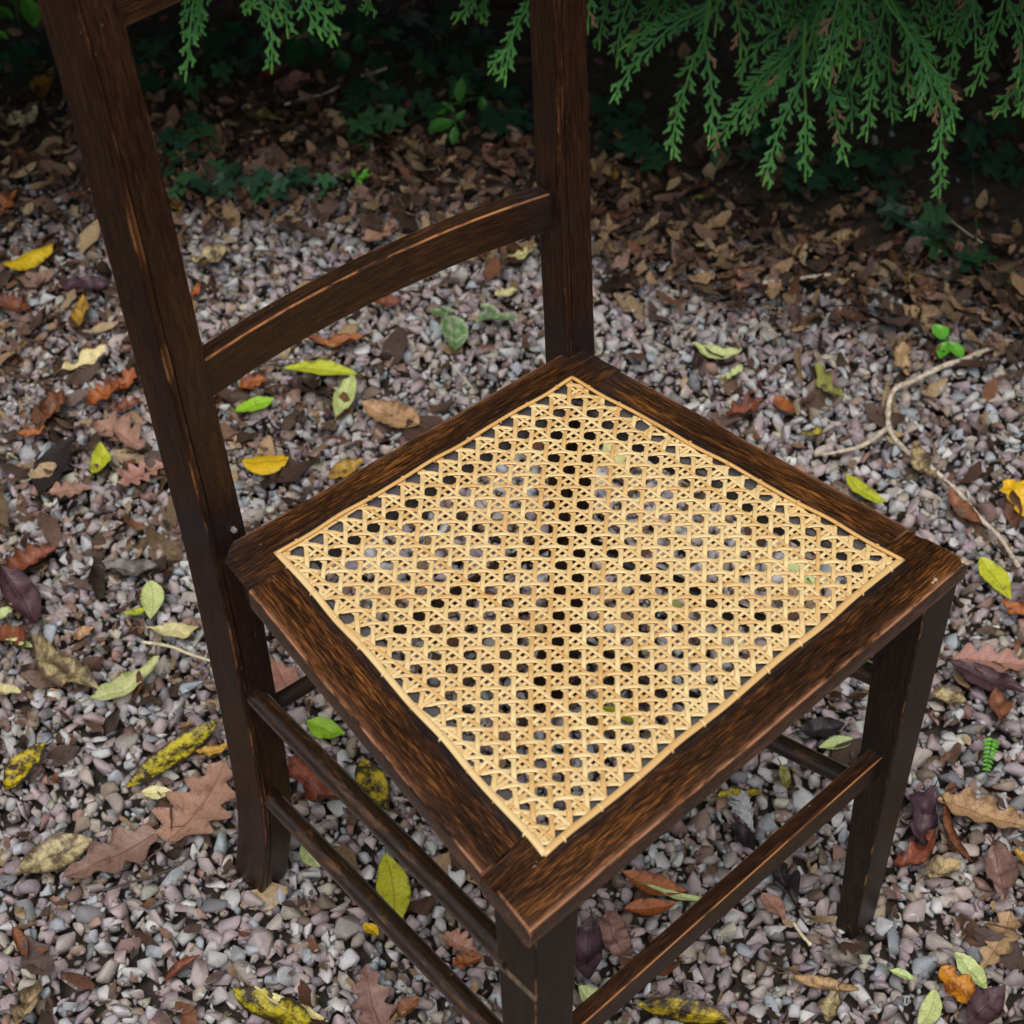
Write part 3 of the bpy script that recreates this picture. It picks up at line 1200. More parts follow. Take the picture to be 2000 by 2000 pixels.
def leaf_mesh(shape, pal, L, wr, curl, seed, nv=8, petiole=True):
    """curl = (along, across, ruffle)"""
    rr = random.Random(seed)
    f, nu = hw_fn(shape, rr)
    c1, c2, c3 = curl
    ca, cb, spot = PAL[pal]
    jit = rr.uniform(0.9, 1.1)
    ca = tuple(x * jit * rr.uniform(0.95, 1.05) for x in ca)
    mb = MB()
    W = L * wr / 2
    bend = rr.uniform(-0.10, 0.10) * L
    rows = []
    off = Vector((seed * 0.37 % 7, seed * 0.71 % 5, seed * 0.13 % 3))
    for i in range(nu + 1):
        u = i / nu
        row = []
        for j in range(nv + 1):
            v = j / nv * 2 - 1
            h = (1 + 0.10 * mnoise.noise(Vector((u * 11, 4.0 if v > 0 else -4.0, off.x + off.y)))) * f(min(max(u, 0.001), 0.999), 1 if v > 0 else -1) * W + 0.0004
            x = (u - 0.5) * L
            y = v * h + bend * 4 * (u - 0.5) ** 2
            tl = 2 * (u - 0.5)
            z = c1 * L * 0.30 * (tl * tl) + c2 * W * 0.9 * (v * v) * (h / max(W, 1e-6)) - 0.0012 * (1 - min(1, abs(v) * 4))
            z += c3 * L * 0.10 * mnoise.noise(Vector((x / L * 4, y / L * 4, 0)) + off)
            z += c3 * L * 0.05 * abs(v) * mnoise.noise(Vector((u * 9, v * 2, 7)) + off)
            if abs(c2) > 1.2:                      # rolled up
                a = v * c2 * 0.9
                y = math.sin(a) / (c2 * 0.9) * h + bend * 4 * (u - 0.5) ** 2
                z = c1 * L * 0.30 * tl * tl + (1 - math.cos(a)) / (abs(c2) * 0.9) * h + c3 * L * 0.06 * mnoise.noise(Vector((u * 5, v, 3)) + off)
            row.append(mb.add((x, y, z), luv=(u, v, spot), lpos=(x + off.x, y + off.y, off.z), ca=ca, cb=cb))
        rows.append(row)
    for a, b in zip(rows[:-1], rows[1:]):
        for j in range(nv):
            mb.f.append((a[j], b[j], b[j + 1], a[j + 1]))
    if petiole:
        pl = L * rr.uniform(0.14, 0.28)
        prev = None
        base = mb.v[rows[0][nv // 2]]
        for k in range(4):
            t = k / 3
            r = max(0.0006, L * 0.010) * (1 - 0.2 * t)
            c = (base[0] - pl * t, base[1] + pl * 0.25 * t * t * rr.choice([-1, 1]), base[2] + 0.001 - 0.001 * t)
            ring = [mb.add((c[0], c[1] + r * math.cos(a), c[2] + r * math.sin(a)), luv=(0.0, 0.0, 0.0), lpos=(c[0], c[1], 0), ca=cb, cb=cb) for a in (0.5, 2.1, 3.7, 5.3)]
            if prev:
                for q in range(4):
                    mb.f.append((prev[q], prev[(q + 1) % 4], ring[(q + 1) % 4], ring[q]))
            prev = ring
    return mb


def fallen(name, shape, pal, x0, y0, x1, y1, wr, curl, label, zoff=0.0, tilt=None, cat='leaf', petiole=True, group=None):
    """one leaf lying where the photo shows it: stalk end (x0, y0), tip (x1, y1)"""
    seed = int(x0 * 7 + y0 * 13 + x1 * 3) % 9973
    rr = random.Random(seed)
    a, b = at(x0, y0, 0.008), at(x1, y1, 0.008)
    L = (b - a).length
    mb = leaf_mesh(shape, pal, L, wr, curl, seed, petiole=petiole)
    o = mb.build(name, MAT['leaf'])
    ang = math.atan2((b - a).y, (b - a).x)
    tx, ty = tilt or (rr.uniform(-0.16, 0.16), rr.uniform(-0.10, 0.10))
    R = Matrix.Rotation(ang, 4, 'Z') @ Matrix.Rotation(ty, 4, 'Y') @ Matrix.Rotation(tx, 4, 'X')
    zmin = min((R @ Vector(v)).z for v in mb.v)
    c = (a + b) / 2
    o.matrix_world = Matrix.Translation((c.x, c.y, 0.0045 - zmin * 0.75 + zoff)) @ R
    tag(o, label, cat, group)
    return o


FL, CU, RO, CR = (0.18, 0.25, 0.6), (0.45, 0.65, 1.2), (0.3, 2.0, 0.8), (0.6, 0.95, 2.2)
LEAVES = [
    # --- beyond the chair and by the swept back post
    ('yellow_leaf', 'oval', 'yel', 6, 532, 97, 480, .42, (.2, -.8, .5), 'bright yellow curled leaf lying on gravel at the picture edge'),
    ('brown_leaf', 'ell', 'brown', 36, 316, 128, 322, .42, CU, 'russet brown pointed leaf on pale gravel behind the split back post'),
    ('oak_leaf', 'oak', 'orange', -12, 420, 32, 380, .7, CU, 'small orange brown leaf piece half out of view'),
    ('oak_leaf', 'oak', 'red', -10, 590, 62, 606, .6, CU, 'rust brown lobed leaf below the bright yellow curled leaf'),
    ('dark_leaf', 'ell', 'purp', 118, 560, 214, 552, .40, CU, 'dark purple brown leaf touching the split back post'),
    ('yellow_leaf', 'lance', 'och', 170, 580, 146, 650, .3, CU, 'thin ochre leaf strip hanging below a dark purple leaf'),
    ('ochre_leaf', 'ell', 'och', 76, 196, 100, 140, .44, (.3, .9, .5), 'ochre brown upright leaf with one pale flank'),
    ('pale_leaf', 'torn', 'cream', 18, 262, 76, 226, .75, CR, 'crumpled cream coloured dead leaf'),
    ('olive_leaf', 'ell', 'olive', 466, 214, 546, 238, .36, CU, 'dull olive leaf in the dark litter under the hedge'),
    ('brown_leaf', 'ell', 'red', 500, 172, 568, 132, .42, CU, 'chestnut brown leaf lying in the shade under the cypress tips'),
    ('tan_leaf', 'oval', 'oakp', 556, 196, 592, 148, .6, CU, 'pinkish brown leaf overlapping a chestnut brown leaf'),
    ('seed_wing', 'oval', 'oakp', 388, 286, 398, 330, .48, (.2, .6, .3), 'pinkish tan upper wing of a dry seed standing up in the ivy'),
    ('seed_wing', 'lance', 'oakp', 394, 330, 402, 376, .42, (.2, .6, .3), 'pinkish tan lower wing of a dry seed below the rounded one'),
    ('tan_leaf', 'torn', 'tanm', 372, 520, 452, 498, .75, CR, 'crumpled pale tan rosette leaf on the gravel under the back rail'),
    ('orange_leaf', 'ell', 'orange', 360, 384, 402, 394, .5, CU, 'small orange brown leaf at the foot of the ivy'),
    ('ochre_leaf', 'ell', 'och', 334, 388, 352, 416, .5, CU, 'small ochre leaf right against the split back post'),
    ('orange_leaf', 'torn', 'orange', 374, 582, 390, 556, .5, CU, 'orange leaf scrap between post and back rail'),
    ('yellow_leaf', 'ell', 'och', 1160, 320, 1208, 366, .52, (.15, .5, .4), 'mustard yellow leaf beside the tall post near the hedge'),
    ('tan_leaf', 'ell', 'tanm', 770, 306, 812, 272, .45, CR, 'wavy straw tan leaf in the litter between the posts'),
    ('tan_leaf', 'ell', 'tanm', 808, 318, 878, 284, .4, CR, 'long wavy tan leaf below a green weed'),
    ('tan_leaf', 'ell', 'tan', 846, 324, 892, 314, .5, CR, 'curled tan leaf hump at the hem of the litter'),
    ('oak_leaf', 'ell', 'oakp', 946, 286, 1006, 342, .46, FL, 'pinkish brown flat leaf lying in front of the tall post'),
    ('brown_leaf', 'lance', 'oakp', 992, 264, 1040, 324, .36, CU, 'narrow pinkish brown leaf tucked behind the tall post'),
    ('oak_leaf', 'oak', 'oakp', 712, 470, 776, 436, .66, FL, 'pinkish tan lobed leaf on gravel seen above the curved back rail'),
    ('yellow_leaf', 'oak', 'pale', 968, 578, 1010, 566, .75, CU, 'small pale yellow star shaped leaf'),
    ('tan_leaf', 'torn', 'pale', 1172, 430, 1204, 434, .5, CU, 'small straw coloured scrap by the tall post'),
    ('tan_leaf', 'lance', 'pale', 990, 508, 1048, 484, .3, CU, 'slim pale leaf under the joint of the back rail'),
    ('oak_leaf', 'torn', 'oakp', 1240, 470, 1296, 486, .6, FL, 'pinkish brown torn leaf on the gravel hem'),
    ('orange_leaf', 'ell', 'red', 728, 590, 790, 588, .4, CU, 'rusty leaf partly covered by the curved back rail'),
    ('orange_leaf', 'torn', 'orange', 596, 670, 726, 672, .32, CU, 'long orange brown leaf strip beneath the curved back rail'),
    ('yellow_leaf', 'ell', 'och', 1768, 536, 1806, 588, .5, CU, 'golden leaf standing on gravel near the hedge'),
    ('grey_leaf', 'torn', 'grey', 1806, 556, 1884, 526, .7, CR, 'crumpled grey dead leaf beside the golden leaf'),
    ('grey_leaf', 'torn', 'grey', 1704, 520, 1742, 566, .45, CR, 'pale grey curled dead leaf like a twist of paper'),
    ('oak_leaf', 'oak', 'oakp', 1680, 372, 1734, 414, .7, FL, 'dusky pink oak leaf in the litter under hanging cypress'),
    ('tan_leaf', 'ell', 'tan', 1606, 494, 1690, 470, .45, CR, 'wavy tan leaf on the litter hem'),
    ('brown_leaf', 'torn', 'oakp', 1450, 566, 1478, 512, .6, FL, 'pinkish brown triangular leaf beside a straight twig'),
    ('olive_leaf', 'lance', 'olive', 1352, 390, 1402, 378, .36, CU, 'little olive yellow leaf in brown litter'),
    ('pale_leaf', 'lance', 'paleg', 1350, 686, 1446, 700, .30, CU, 'long pale yellow green leaf on gravel behind the seat'),
    # --- gravel on the split back post's side
    ('pale_leaf', 'torn', 'pale', 124, 728, 214, 688, .42, CU, 'twisted pale sage leaf on brown litter'),
    ('oak_leaf', 'oak', 'orange', 170, 798, 226, 750, .7, CU, 'bright rust oak leaf lower one of an overlapping pair'),
    ('oak_leaf', 'oak', 'orange', 224, 770, 268, 728, .7, CU, 'bright rust oak leaf tucked against the back post'),
    ('oak_leaf', 'oak', 'red', 222, 800, 274, 780, .6, CU, 'dark rust oak leaf under the bright pair'),
    ('brown_leaf', 'ell', 'brown', 86, 824, 130, 776, .6, CR, 'curled reddish brown shell like leaf'),
    ('orange_leaf', 'torn', 'orange', 32, 850, 90, 842, .45, CU, 'small flat orange leaf scrap on dark litter'),
    ('black_leaf', 'ell', 'dark', 70, 964, 134, 852, .42, (.1, .25, .2), 'glossy black pointed leaf on the gravel'),
    ('oak_leaf', 'oak', 'oakp', 96, 962, 178, 948, .66, FL, 'dull pink oak leaf just below the black pointed leaf'),
    ('oak_leaf', 'oak', 'oakp', 200, 822, 292, 890, .5, CU, 'salmon pink curled oak leaf by the back post'),
    ('yellow_leaf', 'ell', 'yelg', 190, 930, 206, 872, .45, CU, 'small lime and black leaf between two pink oak leaves'),
    ('oak_leaf', 'oak', 'oakp', 234, 946, 318, 900, .7, FL, 'pale pinkish brown oak leaf touching the back post'),
    ('yellow_leaf', 'oval', 'yel', 474, 906, 564, 902, .68, (.1, -.25, .4), 'round yellow leaf with a brown speck near the cane seat'),
    ('yellow_leaf', 'lance', 'yelg', 556, 716, 698, 722, .30, (.08, .25, .3), 'long lime yellow leaf with dark spots under the back rail'),
    ('green_leaf', 'lance', 'lime', 458, 804, 534, 776, .42, FL, 'vivid lime green leaf beside the back post'),
    ('pale_leaf', 'lance', 'paleg', 656, 816, 690, 742, .34, CU, 'faded green leaf pointing away beneath the back rail'),
    ('orange_leaf', 'oak', 'orange', 466, 756, 520, 738, .7, CU, 'orange brown leaf peeping out under the back rail end'),
    ('ribbed_leaf', 'serr', 'tan', 820, 836, 706, 790, .46, (.2, .5, .5), 'ribbed orange tan beech leaf behind the seat'),
    ('ochre_leaf', 'ell', 'och', 640, 930, 712, 902, .45, CU, 'ochre leaf half hidden by the rear seat rail'),
    ('oak_leaf', 'oak', 'red', 10, 1124, 108, 1068, .62, (.3, .9, .6), 'large rust red curled oak leaf near the picture edge'),
    ('dark_leaf', 'ell', 'purp', 10, 1118, 78, 1228, .36, CU, 'dark purple pointed leaf with a yellow rim'),
    ('pale_leaf', 'torn', 'paleg', -14, 1214, 32, 1184, .6, CU, 'pale yellow leaf cut by the picture edge'),
    ('green_leaf', 'ell', 'paleg', 298, 1134, 298, 1206, .46, (.1, .4, .2), 'pale green upright leaf beside the back leg'),
    ('green_leaf', 'ell', 'yelg', 242, 1200, 290, 1186, .42, FL, 'green yellow leaf tip beneath the pale green upright leaf'),
    ('dark_leaf', 'lance', 'grey', 196, 1112, 314, 1118, .34, CU, 'dark grey brown flat leaf on gravel beside the back leg'),
    ('tan_leaf', 'lance', 'pale', 286, 1228, 392, 1240, .28, CU, 'long straw tan leaf pointing at the back leg'),
    ('orange_leaf', 'torn', 'red', -6, 1236, 60, 1262, .7, CR, 'red and orange crumpled leaf at the picture edge'),
    ('green_leaf', 'lance', 'paleg', 2, 1240, 62, 1262, .26, FL, 'pale green strip across the red and orange leaf'),
    ('blotched_leaf', 'lance', 'tanm', 60, 1270, 186, 1366, .32, CR, 'dark brown leaf flecked with yellow, curled at the tip'),
    ('olive_leaf', 'lance', 'paleg', 184, 1380, 318, 1300, .25, CU, 'pale olive leaf with a long thin stalk'),
    ('tan_leaf', 'ell', 'tan', 142, 1250, 180, 1222, .5, CU, 'small tan leaf resting over dark litter'),
    ('tan_leaf', 'ell', 'pale', -14, 1344, 42, 1356, .5, CU, 'dry yellow tan leaf entering from the picture edge'),
    ('blotched_leaf', 'lance', 'yblk', 84, 1450, 2, 1544, .40, FL, 'yellow leaf with a broad dark stripe near the picture edge'),
    ('blotched_leaf', 'lance', 'yblk', 430, 1412, 246, 1536, .24, (.06, .2, .3), 'long yellow leaf with black middle beside the back leg'),
    ('oak_leaf', 'oak', 'oakp', 336, 1648, 452, 1490, .74, (.12, .2, .3), 'big dusty pink oak leaf half behind the back leg'),
    ('oak_leaf', 'oak', 'oakm', 306, 1626, 124, 1724, .52, (.12, .25, .3), 'purplish pink oak leaf lying flat on the gravel'),
    ('mottled_leaf', 'ell', 'tanm', 178, 1636, 28, 1702, .46, (.2, .3, .6), 'mottled grey and tan leaf with a long stalk'),
    ('tan_leaf', 'ell', 'pale', 276, 1548, 336, 1544, .48, FL, 'small straw leaf under the long yellow and black leaf'),
    ('ochre_leaf', 'torn', 'och', 384, 1472, 446, 1456, .5, CU, 'ochre leaf above the big pink oak leaf'),
    ('curled_leaf', 'lance', 'brown', 30, 1808, 56, 1872, .5, RO, 'brown leaf curled into a ring'),
    ('tan_leaf', 'torn', 'tanm', 74, 1920, 28, 2010, .55, CR, 'pale tan leaf with a brown heart at the lower corner'),
    ('curled_leaf', 'ell', 'red', 318, 1912, 388, 1862, .4, RO, 'rolled chestnut leaf on gravel'),
    ('blotched_leaf', 'lance', 'yblk', 456, 1944, 610, 2010, .36, CU, 'black leaf with yellow edges at the lower picture edge'),
    ('tan_leaf', 'lance', 'pale', 500, 1938, 634, 1992, .14, CU, 'pale thin leaf blade lying across the black and yellow leaf'),
    # --- beneath the chair
    ('oak_leaf', 'torn', 'oakp', 534, 1290, 572, 1372, .8, FL, 'pink brown leaf behind the back leg above the rods'),
    ('green_leaf', 'ell', 'lime', 598, 1410, 672, 1438, .52, FL, 'vivid yellow green leaf seen under the side seat rail'),
    ('brown_leaf', 'torn', 'red', 572, 1502, 668, 1582, .7, CR, 'large crumpled red brown leaf between the round rods'),
    ('pale_leaf', 'ell', 'paleg', 588, 1650, 622, 1694, .5, FL, 'pale lime leaf showing under the lower rod'),
    ('blotched_leaf', 'lance', 'yblk', 702, 1480, 752, 1584, .42, (.1, .3, .3), 'dark and yellow leaf under the side seat rail'),
    ('green_leaf', 'lance', 'yelg', 760, 1666, 776, 1812, .38, (.08, .25, .25), 'long lime yellow leaf between the two round rods'),
    ('oak_leaf', 'oak', 'oakp', 872, 1826, 934, 1866, .7, CU, 'pinkish leaf beside the scratched front leg'),
    ('orange_leaf', 'oak', 'orange', 884, 1886, 944, 1868, .7, CU, 'orange brown leaf beside the scratched front leg'),
    ('brown_leaf', 'ell', 'brown', 776, 1986, 818, 1946, .6, CU, 'small golden brown leaf under the lower rod'),
    ('oak_leaf', 'oak', 'oakm', 742, 2020, 708, 1886, .6, FL, 'grey mauve oak leaf with dark midrib below the rods'),
    ('ochre_leaf', 'ell', 'yel', 710, 1802, 740, 1826, .6, FL, 'little yellow leaf tip under the lower rod'),
    ('orange_leaf', 'ell', 'orange', 1212, 1716, 1340, 1748, .36, (.15, .6, .4), 'upper of two orange brown leaves under the front seat rail'),
    ('orange_leaf', 'ell', 'orange', 1222, 1778, 1322, 1768, .40, (.15, .5, .4), 'lower of two orange brown leaves under the front seat rail'),
    ('curled_leaf', 'lance', 'paleg', 1262, 1738, 1392, 1762, .20, RO, 'rolled grey green leaf lying across orange leaves'),
    ('brown_leaf', 'serr', 'oakm', 1176, 1788, 1228, 1882, .52, CR, 'crinkled dull brown leaf beside the scratched front leg'),
    ('purple_leaf', 'lance', 'purp', 1150, 1800, 1146, 1920, .46, CU, 'dark purple leaf close behind the scratched front leg'),
    ('pale_leaf', 'torn', 'paleg', 1130, 1930, 1190, 1990, .6, CU, 'pale yellow green leaf under the front stretcher end'),
    ('blotched_leaf', 'lance', 'yblk', 1244, 1958, 1428, 1990, .30, (.06, .3, .3), 'big yellow leaf with black markings under the front stretcher'),
    ('ochre_leaf', 'torn', 'yblk', 1400, 1558, 1484, 1548, .45, CU, 'ochre yellow leaf with a notch below the front seat rail'),
    ('olive_leaf', 'ell', 'dark', 1434, 1606, 1478, 1664, .4, CU, 'dark olive leaf with a yellow tip under the seat'),
    ('black_leaf', 'torn', 'dark', 1514, 1690, 1562, 1776, .5, CR, 'black wet leaf beneath the front stretcher'),
    ('oak_leaf', 'ell', 'oakp', 1490, 1742, 1534, 1796, .55, FL, 'pinkish brown leaf beside the black wet leaf'),
    ('green_leaf', 'ell', 'paleg', 1668, 1444, 1602, 1462, .44, (.1, .5, .2), 'pale green leaf near the far front leg'),
    ('dark_leaf', 'ell', 'dark', 1560, 1432, 1650, 1416, .5, CU, 'dark leaf with pale end above the pale green leaf'),
    ('olive_leaf', 'lance', 'olive', 1528, 1492, 1538, 1544, .34, CU, 'slim olive leaf on the gravel under the stretcher'),
    ('pale_leaf', 'torn', 'pale', 1180, 866, 1216, 918, .7, FL, 'pale yellow leaf glimpsed through the cane weave near the back'),
    ('green_leaf', 'ell', 'paleg', 1532, 1096, 1594, 1140, .5, FL, 'pale green leaf glimpsed through the cane weave at one side'),
    ('olive_leaf', 'ell', 'olive', 1300, 1168, 1336, 1210, .6, FL, 'olive leaf glimpsed through the middle of the cane weave'),
    ('green_leaf', 'lance', 'yelg', 1176, 1378, 1262, 1412, .34, FL, 'lime leaf glimpsed through the cane weave near the front'),
    # --- gravel beyond the far front leg
    ('yellow_leaf', 'lance', 'yelg', 1646, 926, 1724, 992, .28, FL, 'narrow yellow leaf beside the seat edge'),
    ('yellow_leaf', 'oak', 'yel', 1962, 942, 2022, 1030, .5, CU, 'bright yellow leaf cut by the picture edge beside the twig'),
    ('green_leaf', 'ell', 'yelg', 1916, 1088, 1976, 1168, .42, (.1, .2, .3), 'yellow green leaf with a brown patch below the seat corner'),
    ('orange_leaf', 'torn', 'orange', 1954, 1178, 2016, 1204, .6, CU, 'orange brown leaf under the yellow green leaf'),
    ('pale_leaf', 'torn', 'olive', 1588, 720, 1640, 788, .36, CU, 'tattered pale olive leaf behind the seat'),
    ('orange_leaf', 'ell', 'orange', 1512, 776, 1550, 814, .46, CU, 'small glossy orange brown leaf behind the seat'),
    ('brown_leaf', 'torn', 'red', 1420, 820, 1488, 790, .6, CR, 'dull red brown crumpled leaf behind the seat'),
    ('blotched_leaf', 'torn', 'yblk', 1564, 850, 1614, 842, .5, CU, 'small black leaf with yellow flecks behind the seat'),
    ('pale_leaf', 'torn', 'paleg', 1420, 742, 1450, 716, .45, CU, 'tiny mint green leaf scrap on gravel'),
    ('tan_leaf', 'torn', 'tan', 1756, 676, 1766, 736, .5, CU, 'tan leaf crossed by the forked twig'),
    ('brown_leaf', 'lance', 'brown', 1846, 966, 1912, 1030, .32, CU, 'red brown leaf along the thin end of the twig'),
    ('grey_leaf', 'torn', 'tanm', 1778, 886, 1818, 942, .6, CR, 'crumpled grey brown leaf caught on the twig'),
    ('oak_leaf', 'oak', 'oakp', 1862, 1280, 2020, 1300, .45, (.15, .4, .4), 'broad dull pink leaf over a dark one beyond the far front leg'),
    ('purple_leaf', 'ell', 'purp', 1852, 1300, 2012, 1358, .32, CU, 'dark purple leaf beneath the broad dull pink leaf'),
    ('blotched_leaf', 'torn', 'tanm', 1820, 1352, 1888, 1366, .8, CU, 'dark mottled ochre leaf beside the far front leg'),
    ('brown_leaf', 'ell', 'brown', 1956, 1406, 1944, 1350, .6, CU, 'small pointed brown leaf on pale pebbles'),
    ('oak_leaf', 'oak', 'tan', 1832, 1558, 2012, 1620, .52, (.2, .4, .5), 'large tan oak leaf at the picture edge'),
    ('purple_leaf', 'torn', 'purp', 1812, 1544, 1786, 1664, .48, CR, 'crinkled purple brown leaf against the far front leg'),
    ('brown_leaf', 'lance', 'brown', 1830, 1570, 1882, 1692, .22, RO, 'rolled brown leaf stalk below the large tan oak leaf'),
    ('tan_leaf', 'torn', 'tanm', 1800, 1716, 1872, 1690, .7, CR, 'holed grey tan leaf beside the far front leg foot'),
    ('brown_leaf', 'torn', 'red', 1752, 1702, 1830, 1636, .5, CR, 'rusty curled leaf behind the holed grey tan leaf'),
    ('brown_leaf', 'ell', 'oakm', 1944, 1660, 1968, 1766, .5, CR, 'shaded grey brown leaf under the large tan oak leaf'),
    ('oak_leaf', 'oak', 'tan', 1980, 1786, 1924, 1892, .5, FL, 'tan oak leaf pointing down near the lower corner'),
    ('green_leaf', 'ell', 'paleg', 1868, 1858, 1930, 1936, .46, FL, 'pale green leaf resting on the amber leaf'),
    ('amber_leaf', 'torn', 'amber', 1838, 1890, 1902, 1958, .85, (.2, .4, .5), 'glossy amber leaf with brown blots'),
    ('green_leaf', 'lance', 'paleg', 1834, 1934, 1802, 2010, .40, FL, 'pale green leaf standing at the lower picture edge'),
    ('dark_leaf', 'oval', 'grey', 1606, 1862, 1678, 1886, .55, CU, 'dark grey leaf below the far front leg foot'),
    ('curled_leaf', 'lance', 'tan', 1540, 1912, 1676, 1936, .30, (.5, 1.6, .9), 'wavy brown leaf arching over pebbles'),
    ('tan_leaf', 'torn', 'tanm', 1634, 1932, 1614, 2000, .6, CU, 'pale tan leaf under the wavy brown leaf'),
    ('pale_leaf', 'lance', 'paleg', 1740, 1890, 1788, 1912, .36, FL, 'small whitish green leaf on pink pebbles'),
    ('purple_leaf', 'ell', 'purp', 1886, 2006, 1960, 1930, .5, CU, 'dark purple leaf at the lower corner'),
    ('yellow_leaf', 'torn', 'och', 1980, 1660, 2016, 1690, .6, CU, 'ochre scrap on the picture edge under the large tan oak leaf'),
]
for row in LEAVES:
    fallen(*row)

# ------------------------------------------------------------------ twigs, stalks, a feather, bits of plant
def tube(mb, pts, radii, sides=7):
    prev = None
    for i, p in enumerate(pts):
        a, b = pts[max(i - 1, 0)], pts[min(i + 1, len(pts) - 1)]
        t = (b - a).normalized()
        u = t.cross(Vector((0.13, 0.2, 1))).normalized()
        v = u.cross(t)
        ring = [mb.add(p + (u * math.cos(2 * math.pi * k / sides) + v * math.sin(2 * math.pi * k / sides)) * radii[i]) for k in range(sides)]
        if prev:
            for k in range(sides):
                mb.f.append((prev[k], prev[(k + 1) % sides], ring[(k + 1) % sides], ring[k]))
        else:
            mb.f.append(tuple(reversed(ring)))
        prev = ring
    mb.f.append(tuple(prev))


def spline(pts, n=6):
    out = []
    for i in range(len(pts) - 1):
        p0, p1, p2, p3 = pts[max(i - 1, 0)], pts[i], pts[i + 1], pts[min(i + 2, len(pts) - 1)]
        for k in range(n):
            t = k / n
            out.append(0.5 * ((2 * p1) + (p2 - p0) * t + (2 * p0 - 5 * p1 + 4 * p2 - p3) * t * t + (3 * p1 - p0 - 3 * p2 + p3) * t ** 3))
    out.append(pts[-1])
    return out


def stick(mb, pix, zs, r0_, r1_, knob=0.45, seed=0):
    pts = spline([at(x, y, z) for (x, y), z in zip(pix, zs)])
    n = len(pts)
    rad = [(r0_ + (r1_ - r0_) * i / (n - 1)) * (1 + knob * mnoise.noise(Vector((i * 0.6, seed, 0)))) for i in range(n)]
    tube(mb, pts, rad)


twig = empty('forked_twig', at(1740, 850, 0.0))
tag(twig, 'pale forked twig lying on gravel behind the seat corner', 'twig')


def twig_part(name, pix, zs, ra, rb_, seed):
    mb = MB()
    stick(mb, pix, zs, ra, rb_, seed=seed)
    mb.v = [tuple(Vector(v) - twig.location) for v in mb.v]
    mb.build(name, MAT['twig'], twig)


twig_part('stem', [(1944, 674), (1890, 700), (1843, 715), (1782, 744), (1746, 762), (1735, 800), (1740, 845), (1778, 888), (1807, 904), (1872, 962), (1912, 1010), (1952, 1049), (1990, 1108)],
          [.006, .008, .009, .010, .011, .008, .005, .003, .008, .009, .008, .006, .004], 0.0036, 0.0024, 1)
twig_part('branch', [(1738, 832), (1691, 867), (1650, 880), (1604, 888)], [.006, .010, .009, .005], 0.0030, 0.0018, 2)


def loose(name, cat, label, pix, z, ra, rb_, mat, seed):
    mb = MB()
    stick(mb, pix, [z] * len(pix), ra, rb_, seed=seed)
    o = mb.build(name, MAT[mat])
    tag(o, label, cat)


loose('twig', 'twig', 'straight grey twig on the hem of the litter', [(1490, 553), (1546, 546), (1622, 536)], 0.012, 0.0032, 0.0022, 'twig', 4)
loose('twig', 'twig', 'thin bent twig rising out of the litter under the cypress', [(1829, 376), (1846, 418), (1880, 448), (1918, 474)], 0.016, 0.0016, 0.0012, 'twig', 5)
loose('straw_stalk', 'stalk', 'pale straw stalk leading to the back leg', [(278, 1254), (330, 1262), (372, 1278), (416, 1292)], 0.012, 0.0018, 0.0014, 'straw', 6)
loose('grass_blade', 'stalk', 'yellow green stalk on pebbles near the far front leg foot', [(1550, 1802), (1566, 1826), (1584, 1846)], 0.010, 0.0014, 0.0016, 'straw', 7)
loose('straw_stalk', 'stalk', 'pale blade slipping under the lower rod', [(818, 1846), (850, 1878), (884, 1922)], 0.008, 0.0020, 0.0012, 'straw', 8)
loose('twig', 'twig', 'slender pale twig in the litter between the posts', [(556, 204), (600, 192), (640, 180), (662, 168)], 0.018, 0.0018, 0.0014, 'twig', 9)
loose('twig', 'twig', 'thin dark stalk beside the purplish oak leaf', [(372, 1672), (330, 1700), (262, 1722), (200, 1740)], 0.010, 0.0014, 0.0012, 'bark', 10)
loose('twig', 'twig', 'short curved rootlet on gravel behind the seat', [(880, 708), (900, 732), (926, 762)], 0.010, 0.0012, 0.001, 'twig', 11)
loose('twig', 'twig', 'pale twig under the far litter beneath the weed', [(706, 148), (730, 142), (756, 132)], 0.018, 0.0026, 0.0020, 'twig', 12)

fe = MB()
fa, fb = at(1440, 1556, 0.010), at(1470, 1620, 0.012)
fd = (fb - fa).normalized()
fs = Vector((-fd.y, fd.x, 0))
fpts = [fa.lerp(fb, t) for t in np.linspace(0, 1, 12)]
tube(fe, fpts, [0.0006] * 12, 5)
for i in range(36):
    t = i / 36
    p = fa.lerp(fb, t)
    for s in (-1, 1):
        ln = 0.010 * math.sin(math.pi * min(1, t * 0.8 + 0.2)) * RNG.uniform(0.8, 1.15)
        q = p + fs * (s * ln) - fd * ln * 0.9 + Vector((0, 0, RNG.uniform(-0.001, 0.003)))
        a, b, c = fe.add(p), fe.add(p + fd * 0.0016), fe.add(q)
        d = fe.add(q + fd * 0.0012)
        fe.f.append((a, b, d, c))
tag(fe.build('feather', MAT['feather']), 'small downy grey feather on the gravel under the seat', 'feather')

